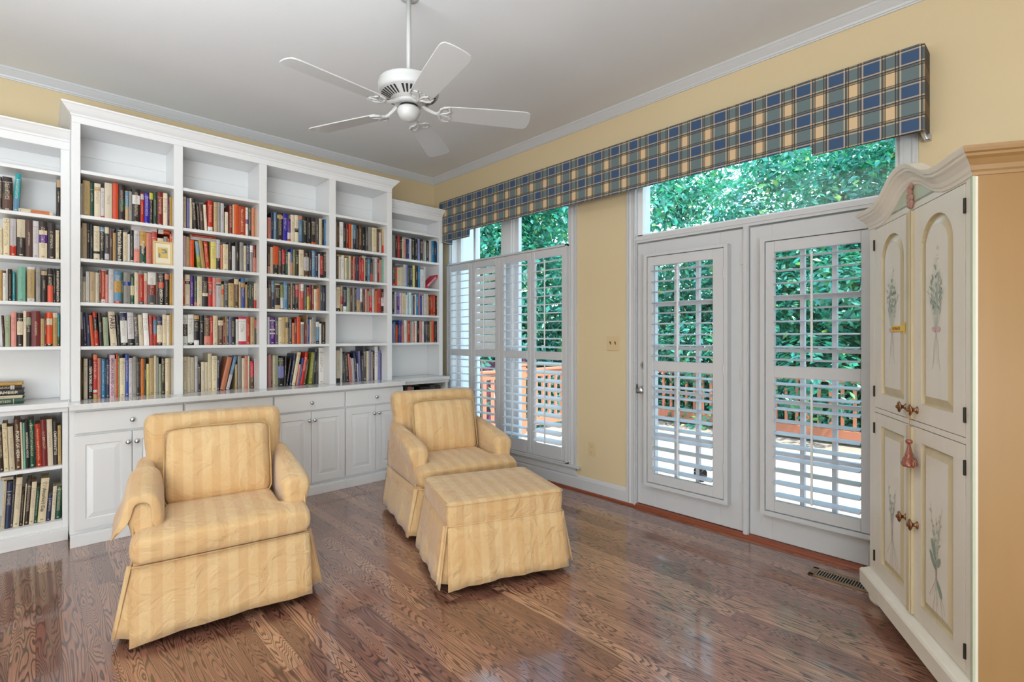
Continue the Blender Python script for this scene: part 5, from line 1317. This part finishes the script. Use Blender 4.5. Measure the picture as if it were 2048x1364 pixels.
for s_, n_, sz in ((1, 24000, .095), (2, 30000, .075), (3, 22000, .105)):
    kinds.append(leaf_cloud(s_, n_, 2.0, 2.0, 2.3, sz))
def tree(label, k, loc, sc, rz, group='trees beyond the deck'):
    t = thing('tree', label, 'tree', (loc[0], loc[1], -2.0), rz, group)
    if isinstance(kinds[k], MB):
        o = kinds[k].build('foliage', leafm, t, local=True); kinds[k] = o.data
    else:
        o = bpy.data.objects.new('foliage', kinds[k]); C.objects.link(o); o.parent = t
    o.location = (0, 0, loc[2]+2.0); o.scale = sc
    H_ = loc[2]+2.0+1.2*sc[2]
    m = MB(); m.tube([(0,0,0),(.05,.03,H_*.3),(-.04,.06,H_*.6),(.1,0,H_)], [.16,.12,.09,.03], 9)
    rn = random.Random(k+int(loc[0]*10))
    for i in range(7):
        z = H_*(.35+.08*i); a = rn.uniform(0,6.28); r_ = rn.uniform(.8,1.6)*sc[0]; m.tube([(0,.03,z),(r_*.5*math.cos(a),r_*.5*math.sin(a),z+.35),(r_*math.cos(a),r_*math.sin(a),z+.6)], [.05,.03,.01], 6)
    m.build('trunk', barkm, t, local=True)
    return t
TR = [
 ('tree whose glossy leaves fill the middle of the transom window', 0, (9.6, 2.2, 2.3), (1.15,1.15,1.1), 0),
 ('bright leafed tree right of centre in the transom window', 1, (10.6, .2, 3.2), (1.3,1.3,1.2), 1),
 ('tree filling the right end of the transom window', 2, (9.4, -2.0, 2.2), (1.2,1.2,1.3), 2),
 ('dark tree just beyond the railing behind the hinged door', 1, (9.3, 4.5, 1.2), (1.2,1.2,1.2), 3),
 ('dark tree just beyond the railing behind the fixed glazed panel', 2, (9.2, 1.0, .2), (1.15,1.2,1.0), 4),
 ('tree low behind the railing at the far right of the glazing', 0, (9.2, -1.2, -.1), (1.15,1.2,1.0), 5),
 ('tall tree seen through the right pane of the tall window', 0, (7.0, 8.2, 2.9), (1.1,1.1,1.2), 6),
 ('tree behind the open shutters of the tall window', 1, (6.0, 9.0, 1.0), (1.3,1.2,1.2), 7),
 ('leafy tree seen through the left pane of the tall window', 2, (5.2, 8.2, 2.6), (1.1,1.0,1.3), 8),
 ('tree between the tall window view and the door view', 2, (9.0, 6.6, 2.4), (1.4,1.3,1.4), 9),
 ('distant tree behind the others at the left of the view', 0, (9.6, 12.0, 2.4), (2.0,2.0,1.8), 10),
 ('distant dark tree behind the middle of the transom view', 1, (13.6, 4.4, 3.0), (2.2,2.2,2.0), 11),
 ('distant dark tree behind the right of the transom view', 2, (14.2, -.4, 2.6), (2.2,2.2,2.0), 12),
 ('distant tree at the far right of the outside view', 0, (13.0, -4.2, 2.6), (2.2,2.2,1.9), 13),
 ('distant low tree behind the hinged door view', 1, (12.5, 2.0, .2), (1.8,1.8,1.3), 14),
]
for a_ in TR: tree(*a_)
for i, (x, y, s_, k) in enumerate(((8.7,3.4,.6,1),(8.6,2.2,.62,2),(8.6,-.2,.6,0),(8.6,.9,.55,1),(8.7,-1.6,.6,2),(8.5,4.6,.6,0),(6.4,6.9,.5,1),(5.1,7.2,.5,0))):
    t = thing('shrub', ('leafy shrub close behind the deck railing, ' + ('behind the hinged door','left of the middle bars','behind the fixed glazed panel','between the two glazed doors','at the right end of the view','left of the hinged door','right in the tall window','left in the tall window')[i]), 'shrub', (x, y, -2), i, 'shrubs behind the deck railing')
    o = bpy.data.objects.new('foliage', kinds[k]); C.objects.link(o); o.parent = t; o.location = (0,0,1.2); o.scale = (s_, s_, .62)
    m = MB(); m.tube([(0,0,0),(.03,0,.7),(0,.02,1.4)], [.05,.04,.02], 8); m.build('stem', barkm, t, local=True)
